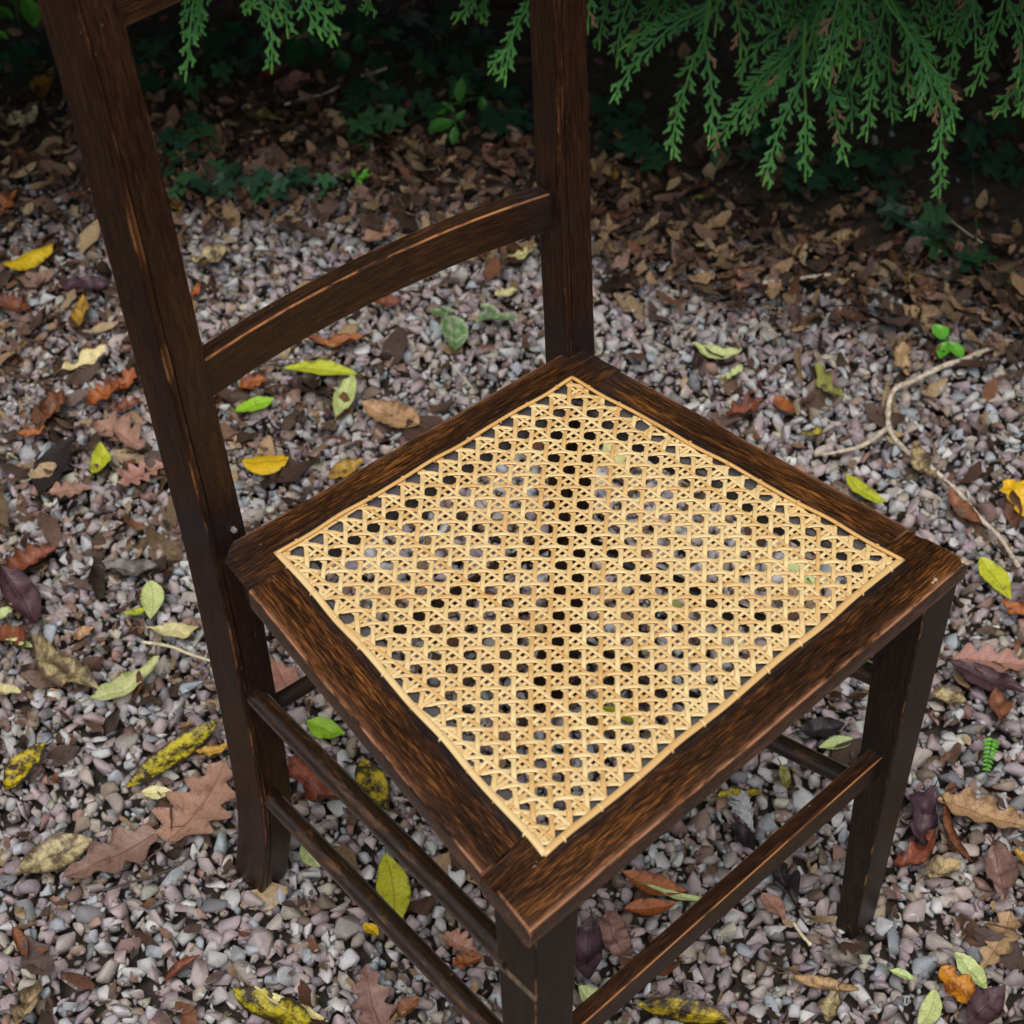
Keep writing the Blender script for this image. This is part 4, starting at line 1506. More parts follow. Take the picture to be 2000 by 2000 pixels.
# ------------------------------------------------------------------ leaf litter: shreds nobody could count
def litter_variants():
    out = []
    for s in range(10):
        rr = random.Random(500 + s)
        nu, nv = (6, 3) if s < 3 else (4, 2)
        V, F = [], []
        wr = rr.uniform(0.16, 0.70)
        c1, c2 = rr.uniform(-0.4, 1.1), rr.uniform(-1.0, 1.6)
        for i in range(nu + 1):
            u = i / nu
            for j in range(nv + 1):
                v = j / nv * 2 - 1
                h = wr / 2 * math.sin(math.pi * (0.08 + 0.84 * u)) * (0.7 + 0.6 * rr.random())
                V.append((u - 0.5, v * h, c1 * (u - 0.5) ** 2 + c2 * 0.4 * v * v * h + 0.14 * (rr.random() - 0.5)))
        for i in range(nu):
            for j in range(nv):
                a = i * (nv + 1) + j
                F += [(a, a + nv + 1, a + nv + 2), (a, a + nv + 2, a + 1)]
        out.append((np.array(V, np.float32), np.array(F, np.int32)))
    return out


LV = litter_variants()
LIT_C = np.array([lin(c, 0.85) for c in ('5e4638', '6e5546', '4a362c', '80684f', '38291f', '94795c', '665450', '544238', '9c8668', '43332c', '80665a', '6c4834')])


def litter_at(w, l):
    """how thickly shreds lie: a bank under the hedge, patches on the gravel"""
    P_ = wl_to_xy(w, l)
    bank = min(1.0, max(0.0, (w - hedge_edge(l) + 0.17) / 0.20))
    n_ = mnoise.noise(Vector((P_.x * 4.2, P_.y * 4.2, 3.7)))
    patch = max(0.0, n_ * 1.1 - 0.05)
    side = 0.40 if (l < -0.20 and w > -0.1) else 0.0
    return bank, min(0.80, 0.13 + 0.10 * min(1, max(0, w * 1.2)) + patch * 0.85 + side * max(0, n_ + 0.5))


VV, FF, CC, base = [], [], [], 0
n_l = 0
for _ in range(57000):
    w, l = RNG.uniform(-0.5, 1.75), RNG.uniform(-1.30, 1.30)
    if abs(l) > 0.42 + 0.20 * (w + 0.3) + 0.48:
        continue
    bank, patch = litter_at(w, l)
    pr = max(bank, patch)
    pr *= 1 - 0.90 * min(1, max(0, (w - hedge_edge(l) - 0.06) / 0.20))
    if RNG.random() > pr:
        continue
    V, F = LV[RNG.randrange(len(LV))]
    s = (RNG.uniform(0.007, 0.024) if RNG.random() < 0.80 else RNG.uniform(0.024, 0.044)) if bank > 0.4 else (RNG.uniform(0.005, 0.017) if RNG.random() < 0.84 else RNG.uniform(0.020, 0.052))
    p = wl_to_xy(w, l)
    z = (0.002 + 0.016 * bank * RNG.random() + 0.004 * bank) if bank > 0.3 else RNG.uniform(-0.008, 0.006)
    R = np.array((Matrix.Rotation(RNG.uniform(0, 6.28), 3, 'Z') @ Matrix.Rotation(RNG.gauss(0, 0.55), 3, 'X') @ Matrix.Rotation(RNG.gauss(0, 0.45), 3, 'Y')))
    VV.append((V * s) @ R.T + np.array((p.x, p.y, z)))
    FF.append(F + base)
    c = LIT_C[RNG.randrange(len(LIT_C))] * RNG.uniform(0.55, 1.2)
    CC.append(np.repeat(c[None], len(V), 0))
    base += len(V)
    n_l += 1
lit = np_mesh('leaf_litter', np.concatenate(VV), np.concatenate(FF), MAT['litter'], {'col': np.concatenate(CC)}, None, True)
tag(lit, kind='stuff')

# ================================================================== IVY AND WEEDS
def ivy_leaf(mb, M_, size, pal, seed):
    """five-lobed leaf: rings of a lobed polar outline about the stalk end"""
    rr = random.Random(seed)
    ca, cb, spot = PAL[pal]
    k = rr.uniform(0.75, 1.25)
    ca = tuple(x * k for x in ca)
    lobes = [(0.0, 1.0, 0.50), (1.0, 0.80, 0.46), (-1.0, 0.80, 0.46), (2.1, 0.62, 0.42), (-2.1, 0.62, 0.42)]
    n = 34
    off = rr.uniform(0, 9)
    cup = rr.uniform(-0.25, 0.35)
    rows = []
    for r_i, fr in enumerate((0.0, 0.35, 0.7, 1.0)):
        row = []
        for i in range(n + 1):
            th = -2.75 + 5.5 * i / n
            r = 0.46
            for (t0, ln, wd) in lobes:
                r = max(r, ln * math.exp(-((th - t0) / wd) ** 2 * 0.9))
            x, y = fr * r * math.cos(th) * size, fr * r * math.sin(th) * size
            z = cup * size * fr * fr * 0.4 * r + 0.06 * size * mnoise.noise(Vector((x / size * 2, y / size * 2, off)))
            near = min(abs(th - t0) for (t0, _, _) in lobes)
            row.append(mb.add(M_ @ Vector((x + size * 0.05, y, z)), luv=(fr * 0.55, min(1, near * fr * 1.6 + 0.0), spot), lpos=(x + off, y, off), ca=ca, cb=cb))
        rows.append(row)
    for a, b in zip(rows[:-1], rows[1:]):
        for j in range(n):
            mb.f.append((a[j], b[j], b[j + 1], a[j + 1]))


def plain_leaf(mb, M_, L, wr, pal, seed, shape='ell', curl=(0.2, 0.3, 0.3)):
    sub = leaf_mesh(shape, pal, L, wr, curl, seed, nv=6, petiole=False)
    b = len(mb.v)
    for k, d in sub.a.items():
        mb.a.setdefault(k, {}).update({i + b: v for i, v in d.items()})
    mb.v += [tuple(M_ @ (Vector(v) + Vector((L / 2, 0, 0)))) for v in sub.v]
    mb.f += [tuple(i + b for i in f) for f in sub.f]


def leaf_frame(p, az, pitch, roll):
    return Matrix.Translation(p) @ Matrix.Rotation(az, 4, 'Z') @ Matrix.Rotation(-pitch, 4, 'Y') @ Matrix.Rotation(roll, 4, 'X')


def ivy_patch(label, spots, size, pal='ivy', zlo=0.010, zhi=0.04):
    """a trailing runner with lobed leaves; spots = photo pixels of its leaves"""
    size *= 0.74
    spots = list(spots) + [(x + RNG.uniform(-26, 26), y + RNG.uniform(-16, 16)) for x, y in spots[::2]]
    pts = [at(x, y, RNG.uniform(zlo, zhi)) for x, y in spots]
    root = empty('ivy', pts[0])
    root.location.z = 0
    tag(root, label, 'ivy', 'ivy runners along the foot of the hedge')
    sm = MB()
    order = sorted(pts, key=lambda p: p.dot(LAT))
    sp = spline([Vector((p.x, p.y, 0.006)) - root.location for p in order], 4) if len(order) > 2 else [order[0] - root.location, order[-1] - root.location]
    tube(sm, sp, [0.0014] * len(sp), 5)
    sm.build('stem', MAT['stem'], root)
    for p in pts:
        mb = MB()
        sd = RNG.randrange(9999)
        az = math.atan2(-FWD.y, -FWD.x) + RNG.uniform(-1.3, 1.3)
        M_ = leaf_frame(p - root.location, az, RNG.uniform(-0.65, 0.1), RNG.uniform(-0.4, 0.4))
        ivy_leaf(mb, M_, size * RNG.uniform(0.75, 1.2), pal if RNG.random() < 0.75 else 'ivyg', sd)
        st = MB()
        mb.build('leaf', MAT['green_leaf'], root)


IVY = [
    ('ivy runner with dark leaves beside the split back post', [(336, 262), (372, 228), (398, 250), (336, 298), (372, 300), (402, 282), (330, 332), (356, 346), (410, 330), (348, 372), (378, 356), (412, 372), (428, 340), (440, 362)], 0.034),
    ('low dark ivy along the gravel hem between the posts', [(470, 342), (494, 352), (520, 340), (548, 352), (576, 350), (604, 350), (632, 346), (508, 372), (540, 374), (586, 330)], 0.028),
    ('blue green ivy mat in the shade between the posts', [(704, 200), (740, 176), (766, 210), (732, 226), (720, 256), (792, 214), (826, 186), (842, 214), (700, 166), (776, 176), (680, 214), (700, 236)], 0.040),
    ('shaded ivy leaves close to the tall post', [(932, 152), (970, 160), (992, 176), (1000, 216), (960, 226), (1016, 228), (988, 246), (930, 140), (900, 170)], 0.038),
    ('ivy behind the tall post on the cypress side', [(1180, 200), (1206, 232), (1236, 214), (1252, 256), (1226, 276), (1190, 272), (1270, 286), (1180, 244), (1300, 300)], 0.040),
    ('dark ivy in the hollow under the middle sprays', [(1496, 280), (1530, 300), (1566, 318), (1606, 330), (1588, 352), (1540, 346), (1630, 306), (1650, 340), (1500, 250), (1450, 300)], 0.038),
    ('ivy stem hanging on the bank below the long cypress tip', [(1716, 330), (1734, 360), (1730, 396), (1748, 420), (1812, 444), (1832, 474), (1700, 300), (1826, 410), (1760, 300)], 0.040),
    ('ivy in the deep shade at the picture corner', [(1900, 300), (1936, 320), (1966, 290), (1984, 336), (1906, 256), (1956, 240), (1898, 502), (1914, 492)], 0.038),
    ('dark ivy behind the split back post at the hedge foot', [(296, 88), (322, 70), (290, 126), (330, 118), (356, 150), (380, 164), (420, 84), (452, 96), (428, 132), (470, 120), (500, 84), (402, 62), (444, 60), (300, 156)], 0.042),
    ('ivy almost lost in the darkness behind the back', [(760, 60), (800, 84), (846, 58), (880, 96), (830, 120), (900, 120), (700, 40), (940, 70), (970, 100), (650, 40), (740, 110), (800, 30), (870, 30)], 0.042),
    ('ivy at the picture corner beside the split back post', [(40, 92), (64, 84), (20, 110), (78, 108), (50, 120)], 0.036),
]
for lab, sp, sz in IVY:
    ivy_patch(lab, sp, sz)


def weed(label, cat, base, leaves, pal, h, name='weed'):
    """a little broad-leaved plant: base pixel; leaves = (pixel x0, y0, x1, y1, width ratio, height)"""
    b = at(*base, 0.0)
    root = empty(name, b)
    tag(root, label, cat)
    stm = MB()
    tube(stm, [Vector((0, 0, -0.004)), Vector((0.003, 0.001, h * 0.6)), Vector((0.001, 0.003, h))], [0.0022, 0.0018, 0.0014], 6)
    for (x0, y0, x1, y1, wr, z0, z1) in leaves:
        a, c = at(x0, y0, z0) - b, at(x1, y1, z1) - b
        L = (c - a).length
        d = (c - a).normalized()
        az, pitch = math.atan2(d.y, d.x), math.asin(max(-1, min(1, d.z)))
        mb = MB()
        plain_leaf(mb, leaf_frame(a, az, pitch, RNG.uniform(-0.3, 0.3)), L, wr, pal, RNG.randrange(9999), 'serr' if pal == 'nettle' else 'ell')
        tube(stm, [Vector((0.001, 0.002, h * 0.85)), a.lerp(Vector((0, 0, h)), 0.4), a], [0.0012, 0.001, 0.0009], 5)
        mb.build('leaf', MAT['green_leaf'], root)
    stm.build('stem', MAT['stem'], root)


weed('small green weed with rounded leaves at the edge of the shade', 'plant', (884, 246),
     [(882, 236, 834, 260, .6, .03, .03), (888, 220, 862, 200, .5, .035, .045), (896, 200, 902, 152, .42, .04, .06), (892, 236, 910, 216, .55, .03, .04),
      (890, 248, 886, 284, .55, .03, .015), (906, 246, 914, 256, .6, .03, .02), (938, 190, 946, 222, .6, .035, .02), (872, 214, 856, 226, .5, .03, .03)], 'weed', 0.035)
weed('dark broad leaved plant under the cypress tips', 'plant', (596, 70),
     [(590, 76, 574, 140, .62, .05, .03), (600, 72, 632, 118, .62, .05, .03), (612, 66, 640, 84, .6, .05, .05), (580, 72, 556, 98, .6, .05, .04), (592, 66, 568, 60, .5, .05, .05)], 'shade', 0.05, 'shrub')
weed('dark plant with three blunt leaves in deep shade', 'plant', (704, 62),
     [(704, 58, 746, 40, .62, .05, .06), (710, 66, 756, 78, .6, .05, .04), (700, 66, 702, 108, .6, .05, .03), (698, 54, 670, 40, .6, .05, .06)], 'shade', 0.05, 'shrub')
weed('solitary dark leaf standing at the shade edge', 'plant', (666, 100), [(662, 100, 676, 140, .8, .04, .02), (668, 104, 660, 80, .5, .03, .04)], 'shade', 0.03, 'shrub')
weed('bright green shrub twig in the picture corner', 'plant', (40, 60),
     [(48, -6, 70, 56, .62, .08, .05), (-14, 14, 26, 40, .6, .06, .05), (-10, 62, 16, 76, .6, .05, .04), (20, -20, 30, 12, .5, .08, .07)], 'bright', 0.06, 'shrub')
weed('cluster of small fresh green leaves on the gravel hem', 'plant', (694, 350),
     [(694, 346, 684, 330, .7, .01, .02), (700, 348, 724, 344, .6, .012, .018), (696, 352, 706, 362, .7, .012, .01), (680, 350, 662, 340, .6, .012, .015), (708, 342, 720, 330, .6, .014, .02)], 'bright', 0.014)
weed('seedling with two round bright leaves beside the forked twig', 'plant', (1848, 666),
     [(1846, 664, 1826, 634, .8, .014, .018), (1850, 668, 1834, 702, .55, .014, .008), (1854, 668, 1882, 702, .6, .014, .008)], 'bright', 0.014, 'seedling')
weed('tuft of green leaves in litter near the picture edge', 'plant', (1968, 542),
     [(1966, 540, 1950, 534, .7, .012, .016), (1968, 540, 1986, 530, .7, .012, .016), (1968, 546, 1972, 560, .7, .012, .008), (1964, 546, 1952, 556, .6, .012, .008)], 'weed', 0.014, 'seedling')
weed('grey green toothed leaf pair on gravel above the seat', 'plant', (884, 626),
     [(884, 620, 888, 686, .62, .014, .008), (874, 616, 842, 606, .55, .014, .012), (888, 612, 862, 600, .5, .016, .016)], 'nettle', 0.016, 'nettle')
weed('faded toothed leaves beside the tall post', 'plant', (960, 616),
     [(952, 622, 1016, 620, .5, .014, .012), (970, 610, 940, 594, .5, .014, .016), (950, 612, 930, 632, .5, .014, .01)], 'nettle', 0.015, 'nettle')
weed('thin shrub with three dark green leaflets below the cypress', 'plant', (1400, 286),
     [(1396, 282, 1376, 276, .5, .05, .06), (1398, 288, 1394, 326, .5, .05, .03), (1406, 282, 1428, 306, .5, .05, .035), (1478, 256, 1466, 236, .5, .05, .06), (1480, 262, 1474, 292, .55, .05, .03), (1486, 258, 1508, 272, .5, .05, .045)], 'shade', 0.05, 'shrub')
weed('small plant with a yellowing leaf under the broad spray', 'plant', (1744, 252),
     [(1742, 250, 1756, 272, .5, .04, .02), (1746, 246, 1756, 232, .5, .04, .05), (1738, 254, 1724, 258, .5, .04, .03)], 'shade', 0.04, 'shrub')

# a snapped bit of fern on the pebbles
fr0, fr1 = at(1938, 1444, 0.012), at(1926, 1510, 0.010)
fern = empty('fern_tip', fr0)
tag(fern, 'bright green fern tip lying on pale pebbles', 'fern tip')
fm = MB()
fd = fr1 - fr0
tube(fm, [Vector(), fd * 0.5, fd], [0.0008, 0.0007, 0.0004], 5)
fm.build('stem', MAT['stem'], fern)
fm = MB()
for i in range(8):
    t = i / 8
    for s in (-1, 1):
        az = math.atan2(fd.y, fd.x) + s * 0.95
        plain_leaf(fm, leaf_frame(fd * t, az, 0.1, 0), 0.0085 * (1 - 0.55 * t), 0.42, 'bright', i * 7 + s + 3)
fm.build('frond', MAT['green_leaf'], fern)

# ================================================================== CYPRESS HEDGE
PLAIN = [False]


def bladelet(mb, a, d, L, w, nrm, tip0, tip1, dead, hue):
    """one scale-clad twiglet: a narrow ridged blade of overlapping scales"""
    sd = d.cross(nrm).normalized()
    if PLAIN[0]:                                # deep in the hedge a twiglet is one blade
        q = [mb.add(a, tip=tip0, dead=dead, hue=hue), mb.add(a + d * L * 0.4 - sd * w * 1.7, tip=tip0, dead=dead, hue=hue),
             mb.add(a + d * L * 1.1, tip=tip1, dead=dead, hue=hue), mb.add(a + d * L * 0.4 + sd * w * 1.7, tip=tip0, dead=dead, hue=hue)]
        mb.f.append(tuple(q))
        return
    n = max(1, int(L / 0.0042))
    rows = []
    for i in range(n + 1):
        t = i / n
        c = a + d * (L * t)
        hw = w * (0.94 - 0.50 * t) * 0.5 if i < n else w * 0.07
        tp = tip0 + (tip1 - tip0) * t
        l_ = mb.add(c - sd * hw, tip=tp, dead=dead, hue=hue)
        m_ = mb.add(c + nrm * w * 0.28, tip=tp, dead=dead, hue=hue)
        r_ = mb.add(c + sd * hw, tip=tp, dead=dead, hue=hue)
        rows.append((l_, m_, r_))
        if i < n:                               # little shoulders where a scale ends
            c2 = a + d * (L * (t + 0.72 / n))
            hw2 = hw * 1.04
            rows.append((mb.add(c2 - sd * hw2, tip=tp, dead=dead, hue=hue), mb.add(c2 + nrm * w * 0.24, tip=tp, dead=dead, hue=hue), mb.add(c2 + sd * hw2, tip=tp, dead=dead, hue=hue)))
    for p, q in zip(rows[:-1], rows[1:]):
        mb.f.append((p[0], q[0], q[1], p[1]))
        mb.f.append((p[1], q[1], q[2], p[2]))


def spray(mb, path, width, bare, seed, nrm, lite=False, deadp=0.04, tipl=0.0):
    """flat frond of cypress: side shoots alternate along the stem, twiglets along each"""
    rr = random.Random(seed)
    pts = spline(path, 10)
    seg = [0.0]
    for a, b in zip(pts[:-1], pts[1:]):
        seg.append(seg[-1] + (b - a).length)
    T = seg[-1]
    hue = rr.uniform(0, 1)

    def pos(s):
        for i in range(len(seg) - 1):
            if seg[i + 1] >= s:
                f = (s - seg[i]) / max(1e-9, seg[i + 1] - seg[i])
                return pts[i].lerp(pts[i + 1], f), (pts[i + 1] - pts[i]).normalized()
        return pts[-1], (pts[-1] - pts[-2]).normalized()
    # stem
    n = max(6, int(T / (0.030 if lite else 0.010)))
    prev = None
    for i in range(n + 1):
        s = T * i / n
        p, d = pos(s)
        sd = d.cross(nrm).normalized()
        r = 0.0012 * (1 - 0.6 * i / n) + 0.0004
        ring = [mb.add(p + sd * r, tip=0.72, dead=0.0, hue=hue), mb.add(p + nrm * r, tip=0.72, dead=0.0, hue=hue), mb.add(p - sd * r, tip=0.72, dead=0.0, hue=hue), mb.add(p - nrm * r, tip=0.72, dead=0.0, hue=hue)]
        if prev:
            for k in range(4):
                mb.f.append((prev[k], prev[(k + 1) % 4], ring[(k + 1) % 4], ring[k]))
        prev = ring
    s = bare * T
    step = 0.0098 if not lite else 0.021
    side = rr.choice([-1, 1])
    while s < T - 0.005:
        f = (s - bare * T) / max(1e-6, T * (1 - bare))
        p, d = pos(s)
        sd = d.cross(nrm).normalized()
        env = min(1.0, 0.35 + f * 3.5) * (1 - f) ** 0.58
        Lb = max(0.018, width * env * 1.75 * rr.uniform(0.80, 1.12))
        ang = math.radians(rr.uniform(24, 32))
        lift = nrm * rr.uniform(-0.10, 0.10)
        b = (d * math.cos(ang) + sd * (side * math.sin(ang)) + lift).normalized()
        b2 = (b + d * 0.35 + Vector((0, 0, -0.10))).normalized()
        dead = 1.0 if rr.random() < deadp else 0.0
        tipc = tipl + (1 - tipl) * f
        # the side shoot bends towards the tip
        q = p + b * (Lb * 0.5)
        bladelet(mb, p, b, Lb * 0.52, 0.0030, nrm, 0.35 + 0.2 * tipc, 0.5 + 0.3 * tipc, dead, hue)
        bladelet(mb, q, b2, Lb * 0.5, 0.0029, nrm, 0.5 + 0.2 * tipc, 0.75 + 0.3 * tipc, dead, hue)
        if Lb > 0.009:
            ss, sub = 0.20, rr.choice([-1, 1])
            while ss < 0.93:
                base, bd = (p + b * (Lb * ss), b) if ss < 0.5 else (q + b2 * (Lb * (ss - 0.5)), b2)
                bs = bd.cross(nrm).normalized()
                ls = min(0.022, Lb * 0.62) * (1 - ss * 0.50) * rr.uniform(0.8, 1.12)
                if ls > 0.0028:
                    a2 = math.radians(rr.uniform(20, 29))
                    e = (bd * math.cos(a2) + bs * (sub * math.sin(a2)) + nrm * rr.uniform(-0.12, 0.12)).normalized()
                    dd = dead if rr.random() < 0.8 else (1.0 if rr.random() < deadp * 0.6 else 0.0)
                    bladelet(mb, base, e, ls, 0.0032, nrm, 0.40 + 0.2 * tipc, 0.55 + 0.45 * tipc * rr.random() + 0.1, dd, hue)
                    if ls > 0.013 and not lite:
                        for k in (0.35, 0.6):
                            e2 = (e * 0.86 + e.cross(nrm).normalized() * (0.5 * rr.choice([-1, 1]))).normalized()
                            bladelet(mb, base + e * ls * k, e2, ls * 0.42, 0.0020, nrm, 0.45, 0.6 + 0.3 * tipc, dd, hue)
                sub = -sub
                ss += (0.0058 / Lb if not lite else 0.017 / Lb)
        side = -side
        s += step * rr.uniform(0.8, 1.2)
    p, d = pos(T)
    bladelet(mb, p, d, 0.013, 0.0030, nrm, 0.6 + 0.3 * (1 - tipl), 1.0, 0.0, hue)


hedge = empty('cypress_hedge', wl_to_xy(1.55, 0.1))
tag(hedge, 'green cypress hedge with drooping feathery sprays over dark undergrowth', 'hedge')
HO = hedge.location


def hang(path, hw, bare, dw=0.0, tipl=0.0, dead=0.05):
    """one spray from photo pixels, hanging in the upright plane just outside the hedge"""
    l0 = at_plane(*path[-1], 1.0).dot(LAT)
    w0 = 0.95 - 0.24 * max(0.0, l0 + 0.1) + dw
    pts = []
    for i, (x, y) in enumerate(path):
        w = w0 + 0.05 * (1 - i / (len(path) - 1)) + RNG.uniform(-0.008, 0.008)
        pts.append(at_plane(x, y, w))
    scale = (pts[-1] - CAM_POS).dot(r2) / FPX
    toc = (CAM_POS - pts[-1]).normalized()
    d = (pts[-1] - pts[0]).normalized()
    nrm = (toc - d * toc.dot(d)).normalized()
    nrm = (nrm + d.cross(nrm) * RNG.uniform(-0.30, 0.30)).normalized()
    mb = MB()
    spray(mb, [p - HO for p in pts], hw * scale, bare, RNG.randrange(99999), nrm, deadp=dead * 0.5, tipl=tipl)
    mb.build('spray', MAT['conifer'], hedge, smooth=False)


SPRAYS = [
    # (path in photo pixels from the hedge to the tip, half width, bare share, depth, tip tint, dead share)
    ([(384, -90), (378, 0), (373, 37), (371, 80), (364, 140)], 34, .05, 0, .3, .0), ([(400, -60), (395, 0), (388, 30), (384, 66)], 20, .1, .01, .2, .0),
    ([(498, -90), (507, 0), (524, 34), (531, 78), (531, 124)], 28, .05, 0, .25, .0), ([(560, -60), (554, 0), (558, 24), (561, 56)], 14, .1, .02, .1, .0),
    ([(584, -80), (591, 0), (606, 30), (622, 62)], 22, .1, .0, .15, .03), ([(596, -80), (612, 0), (637, 34), (651, 68)], 22, .1, .0, .2, .10),
    ([(654, -70), (656, 0), (659, 20)], 12, .1, .02, .2, .2), ([(480, -70), (486, -10), (488, 18)], 14, .1, .02, .1, 0), ([(530, -60), (538, 0), (545, 24)], 14, .1, .02, .1, 0),
    ([(720, -70), (723, 0), (718, 22)], 9, .2, .03, .4, .1),
    ([(980, -90), (940, -20), (916, 8), (896, 34)], 15, .2, 0, .4, .12), ([(970, -90), (944, -10), (942, 12), (940, 36)], 15, .1, .02, .0, .0),
    ([(1086, -110), (1050, -40), (1029, 15), (1007, 56), (993, 102), (988, 148)], 22, .1, -.03, .3, .0), ([(1010, 50), (984, 100), (961, 134)], 13, .3, -.03, .4, .0),
    ([(1160, -70), (1152, 0), (1149, 46)], 9, .1, 0, .2, .3),
    # beyond the tall post
    ([(1398, -60), (1384, 7), (1341, 33), (1304, 58), (1266, 96), (1230, 136), (1201, 184)], 36, .06, -.02, .15, .03),
    ([(1392, -40), (1384, 7), (1332, 36), (1280, 46), (1226, 86)], 26, .1, .03, .0, .03),
    ([(1260, -80), (1232, -10), (1212, 50), (1206, 112)], 32, .05, .05, .0, .05), ([(1310, -80), (1290, -10), (1262, 40), (1232, 84)], 34, .05, .07, .0, .05),
    ([(1200, -80), (1190, -10), (1176, 40), (1172, 78)], 26, .05, .08, .0, .05), ([(1350, -80), (1330, -20), (1300, 20)], 36, .05, .06, .0, .05),
    ([(1394, -60), (1387, 0), (1379, 61), (1351, 127), (1340, 168), (1321, 227), (1313, 290)], 25, .42, -.03, .2, .03),
    ([(1390, -40), (1377, 61), (1381, 104), (1388, 158), (1392, 214), (1386, 263)], 22, .30, -.02, .1, .06),
    ([(1424, -60), (1437, 0), (1444, 37), (1446, 95)], 14, .2, .02, .0, .10), ([(1430, -60), (1453, 0), (1474, 24), (1487, 48)], 22, .1, .03, .0, .08),
    ([(1410, -60), (1404, -10), (1398, 50)], 20, .1, .03, .1, .10),
    ([(1640, -60), (1590, 40), (1560, 90), (1515, 135), (1475, 180), (1440, 225), (1396, 278)], 52, .12, .0, .1, .07),
    ([(1620, -30), (1571, 37), (1530, 52), (1490, 82), (1448, 132)], 40, .1, .03, .0, .08), ([(1590, 40), (1540, 110), (1500, 170), (1466, 246)], 34, .15, .02, .05, .05),
    ([(1600, 20), (1571, 119), (1565, 158), (1537, 216), (1517, 268), (1496, 343)], 26, .34, -.03, .35, .12),
    ([(1574, 40), (1569, 121), (1573, 196), (1574, 233), (1573, 336)], 21, .58, -.03, .75, .0),
    ([(1650, -80), (1636, 0), (1625, 56), (1615, 104), (1596, 156)], 36, .05, -.04, .1, .08), ([(1652, -60), (1642, 30), (1632, 90), (1622, 152)], 26, .1, -.03, .3, .05),
    ([(1590, 60), (1606, 158), (1625, 186), (1636, 252), (1650, 304)], 28, .25, .0, .15, .12),
    ([(1736, -80), (1728, 9), (1715, 75), (1709, 130), (1701, 186), (1694, 256)], 34, .18, .0, .05, .06),
    ([(1700, -60), (1737, 11), (1767, 52), (1800, 108), (1817, 164), (1841, 227), (1837, 280), (1836, 368)], 42, .25, -.04, .25, .05),
    ([(1740, 0), (1772, 70), (1772, 130), (1774, 180)], 22, .25, -.01, .05, .10), ([(1780, 80), (1826, 138), (1851, 168), (1862, 240)], 24, .35, -.04, .15, .03),
    ([(1790, 100), (1800, 120), (1796, 160), (1788, 214)], 18, .2, -.03, .1, .05),
    ([(1912, -80), (1899, 0), (1873, 47), (1864, 84), (1856, 148)], 36, .05, .0, .0, .05), ([(1900, -80), (1901, 9), (1905, 47), (1906, 84)], 16, .2, .0, .0, .30),
    ([(1970, -80), (1960, 0), (1949, 47), (1934, 84), (1904, 168)], 30, .12, -.03, .1, .02), ([(1950, -60), (1968, 0), (1987, 47), (1996, 93), (1990, 150)], 22, .3, -.02, .2, .08),
    ([(2010, 100), (1990, 160), (1970, 190), (1952, 216)], 16, .15, -.02, .2, .45), ([(2030, 60), (2010, 130), (2000, 206)], 26, .15, -.03, .3, .05),
    ([(1660, -70), (1651, 0), (1651, 56), (1642, 122)], 22, .05, -.03, .2, .03), ([(1672, -70), (1677, 0), (1679, 58)], 20, .05, -.01, .2, .15),
    ([(1720, -70), (1742, 0), (1780, 40), (1808, 90)], 30, .05, .04, .0, .10), ([(1800, -80), (1800, -10), (1812, 40)], 36, .05, .05, .0, .10),
    ([(1850, -80), (1846, -10), (1836, 60)], 34, .05, .03, .0, .08), ([(1990, -80), (1992, -10), (1998, 46)], 26, .05, .03, .0, .15),
    ([(1500, -80), (1510, -20), (1520, 30)], 36, .05, .05, .0, .08), ([(1560, -80), (1556, -10), (1548, 36)], 36, .05, .06, .0, .08),
    ([(1600, -60), (1604, 0), (1596, 60)], 30, .05, .06, .0, .08), ([(1690, -60), (1700, 20), (1690, 84), (1670, 150)], 30, .05, .05, .0, .10),
    ([(1640, 100), (1662, 170), (1664, 240)], 26, .2, .06, .0, .10), ([(1740, 60), (1736, 130), (1742, 220)], 26, .2, .05, .0, .12),
]
for sp in SPRAYS:
    hang(*sp)

# the body of the hedge: shorter sprays nobody could count, up to two metres, out of view, massed to block the sky and darken the ground below
proto = []
for i in range(6):
    mb = MB()
    L = 0.24
    path = [Vector((0, 0, 0)), Vector((L * 0.4, 0.01, -0.02)), Vector((L * 0.75, -0.01, -0.07)), Vector((L, 0.0, -0.13))]
    PLAIN[0] = True
    spray(mb, path, 0.075, 0.05, 900 + i, Vector((0, 0, 1)), lite=True, deadp=0.05)
    PLAIN[0] = False
    tri = []
    for f in mb.f:
        tri.append((f[0], f[1], f[2]))
        if len(f) == 4:
            tri.append((f[0], f[2], f[3]))
    at_ = {k: np.array([mb.a[k][j] for j in range(len(mb.v))], np.float32) for k in ('tip', 'dead', 'hue')}
    proto.append((np.array(mb.v, np.float32), np.array(tri, np.int32), at_))


def above_frame(w, l):
    """the sight line along the top of the picture: lower down only the hanging sprays show"""
    p = wl_to_xy(w, l)
    lo, hi = 0.0, 1.3
    for _ in range(18):
        mid = (lo + hi) / 2
        q = Vector((p.x, p.y, mid)) - CAM_POS
        if 1000 + FPX * q.dot(r1) / q.dot(r2) > -25:
            lo = mid
        else:
            hi = mid
    return hi


def under(w, l):
    """height of the lowest hedge twigs, just above what the picture shows"""
    e = hedge_edge(l) - 1.055
    ww = w - e * 0.75
    h = max(0.0, above_frame(w, l) + 0.01)
    return h if ww > 1.0 else h + 0.5 * (1.0 - ww)


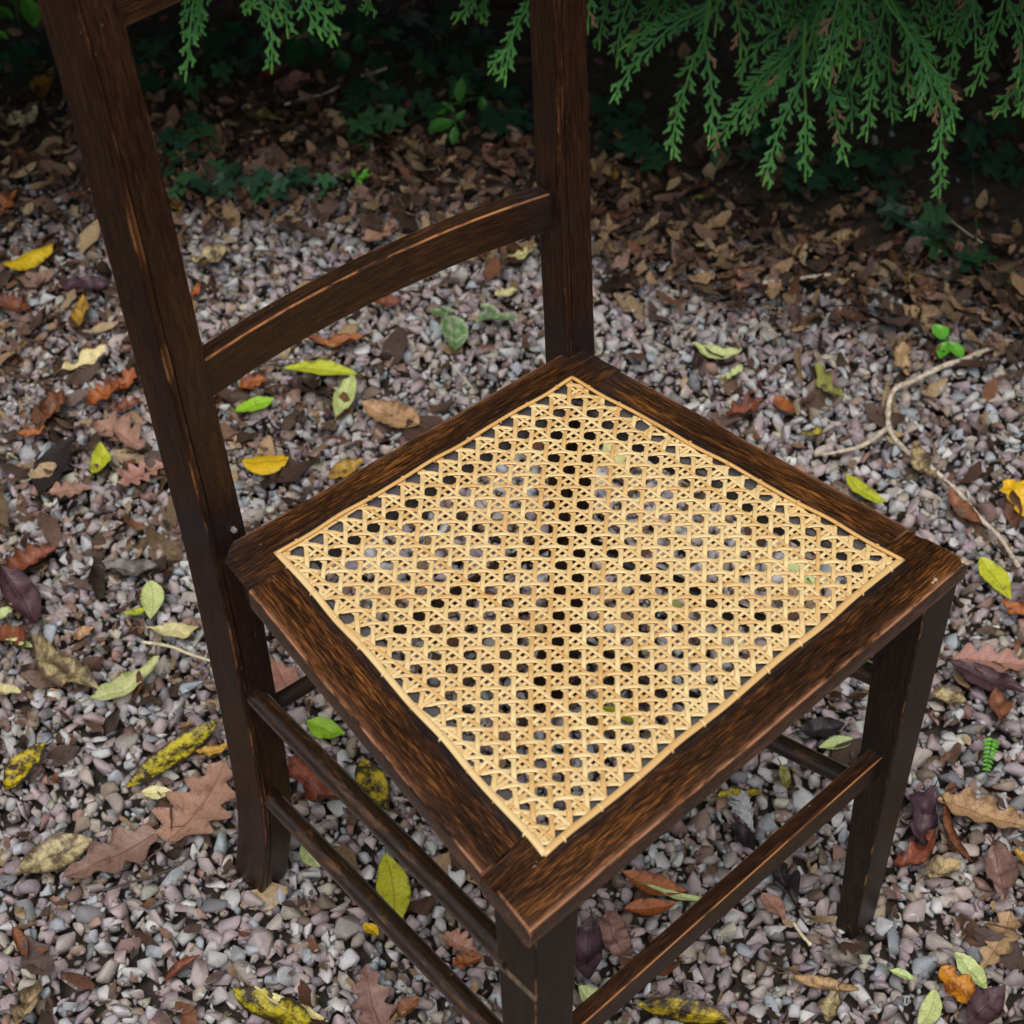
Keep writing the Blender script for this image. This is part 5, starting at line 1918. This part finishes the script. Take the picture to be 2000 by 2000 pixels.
VV, FF, base = [], [], 0
AT = {'tip': [], 'dead': [], 'hue': []}
cnt = 0
while cnt < 4600:
    l = RNG.uniform(-1.9, 1.9)
    e = hedge_edge(max(-1.0, min(1.0, l))) - 1.055
    w = 0.96 + 1.15 * RNG.random() ** 1.25 + e * 0.75
    hi = 2.3
    lo = under(w, l)
    r_ = RNG.random()
    z = lo + (hi - lo) * (r_ ** 1.7)
    if w > 1.35 + e and RNG.random() < 0.35 and z > 0.8:
        continue
    V, F, A_ = proto[RNG.randrange(6)]
    az = math.atan2(-FWD.y, -FWD.x) + RNG.gauss(0, 0.9)
    sc = RNG.uniform(0.8, 1.5)
    R = np.array(Matrix.Rotation(az, 3, 'Z') @ Matrix.Rotation(RNG.uniform(-0.15, 0.7), 3, 'Y') @ Matrix.Rotation(RNG.gauss(0, 0.7), 3, 'X'))
    p = wl_to_xy(w, l)
    P_ = (V * sc) @ R.T
    zb = z - min(0.0, P_[:, 2].min())
    # keep the pocket in front of the lens and the seen shade free of the body
    ok = False
    for _ in range(7):
        rel = P_ + np.array((p.x, p.y, zb)) - np.array(CAM_POS)
        dz = rel @ np.array(r2)
        qx = 1000 + FPX * (rel @ np.array(r0)) / dz
        qy = 1000 + FPX * (rel @ np.array(r1)) / dz
        if not ((qy > -12) & (qx > -60) & (qx < 2060)).any():
            ok = True
            break
        zb += 0.05
    if not ok:
        continue
    VV.append(P_ + np.array((p.x - HO.x, p.y - HO.y, zb)))
    FF.append(F + base)
    for k in AT:
        AT[k].append(A_[k])
    base += len(V)
    cnt += 1
fo = np_mesh('foliage', np.concatenate(VV), np.concatenate(FF), MAT['conifer'], {k: np.concatenate(v) for k, v in AT.items()}, hedge)
tag(fo, kind='stuff')
for i, l in enumerate((-1.3, -0.62, 0.05, 0.70, 1.35)):
    e = hedge_edge(max(-1.0, min(1.0, l))) - 1.055
    b = wl_to_xy(1.78 + e * 0.75, l) - HO
    mb = MB()
    pts = [Vector((b.x + 0.02 * math.sin(k * 1.3 + i), b.y + 0.02 * math.cos(k * 1.1 + i), z)) for k, z in enumerate(np.linspace(-0.03, 1.85, 10))]
    tube(mb, pts, list(np.linspace(0.045, 0.014, 10)), 10)
    mb.build('trunk', MAT['bark'], hedge)
    for k in range(16):
        z = 0.14 + 0.105 * k
        a = math.atan2(-FWD.y, -FWD.x) + RNG.uniform(-1.5, 1.5)
        d = Vector((math.cos(a), math.sin(a), 0))
        ln = RNG.uniform(0.35, 0.62)
        s0 = Vector((b.x, b.y, z))
        bm_ = MB()
        tube(bm_, [s0, s0 + d * ln * 0.5 + Vector((0, 0, 0.06)), s0 + d * ln + Vector((0, 0, 0.04 + 0.1 * (z > 0.4)))], [0.009, 0.006, 0.003], 6)
        bm_.build('branch', MAT['bark'], hedge)
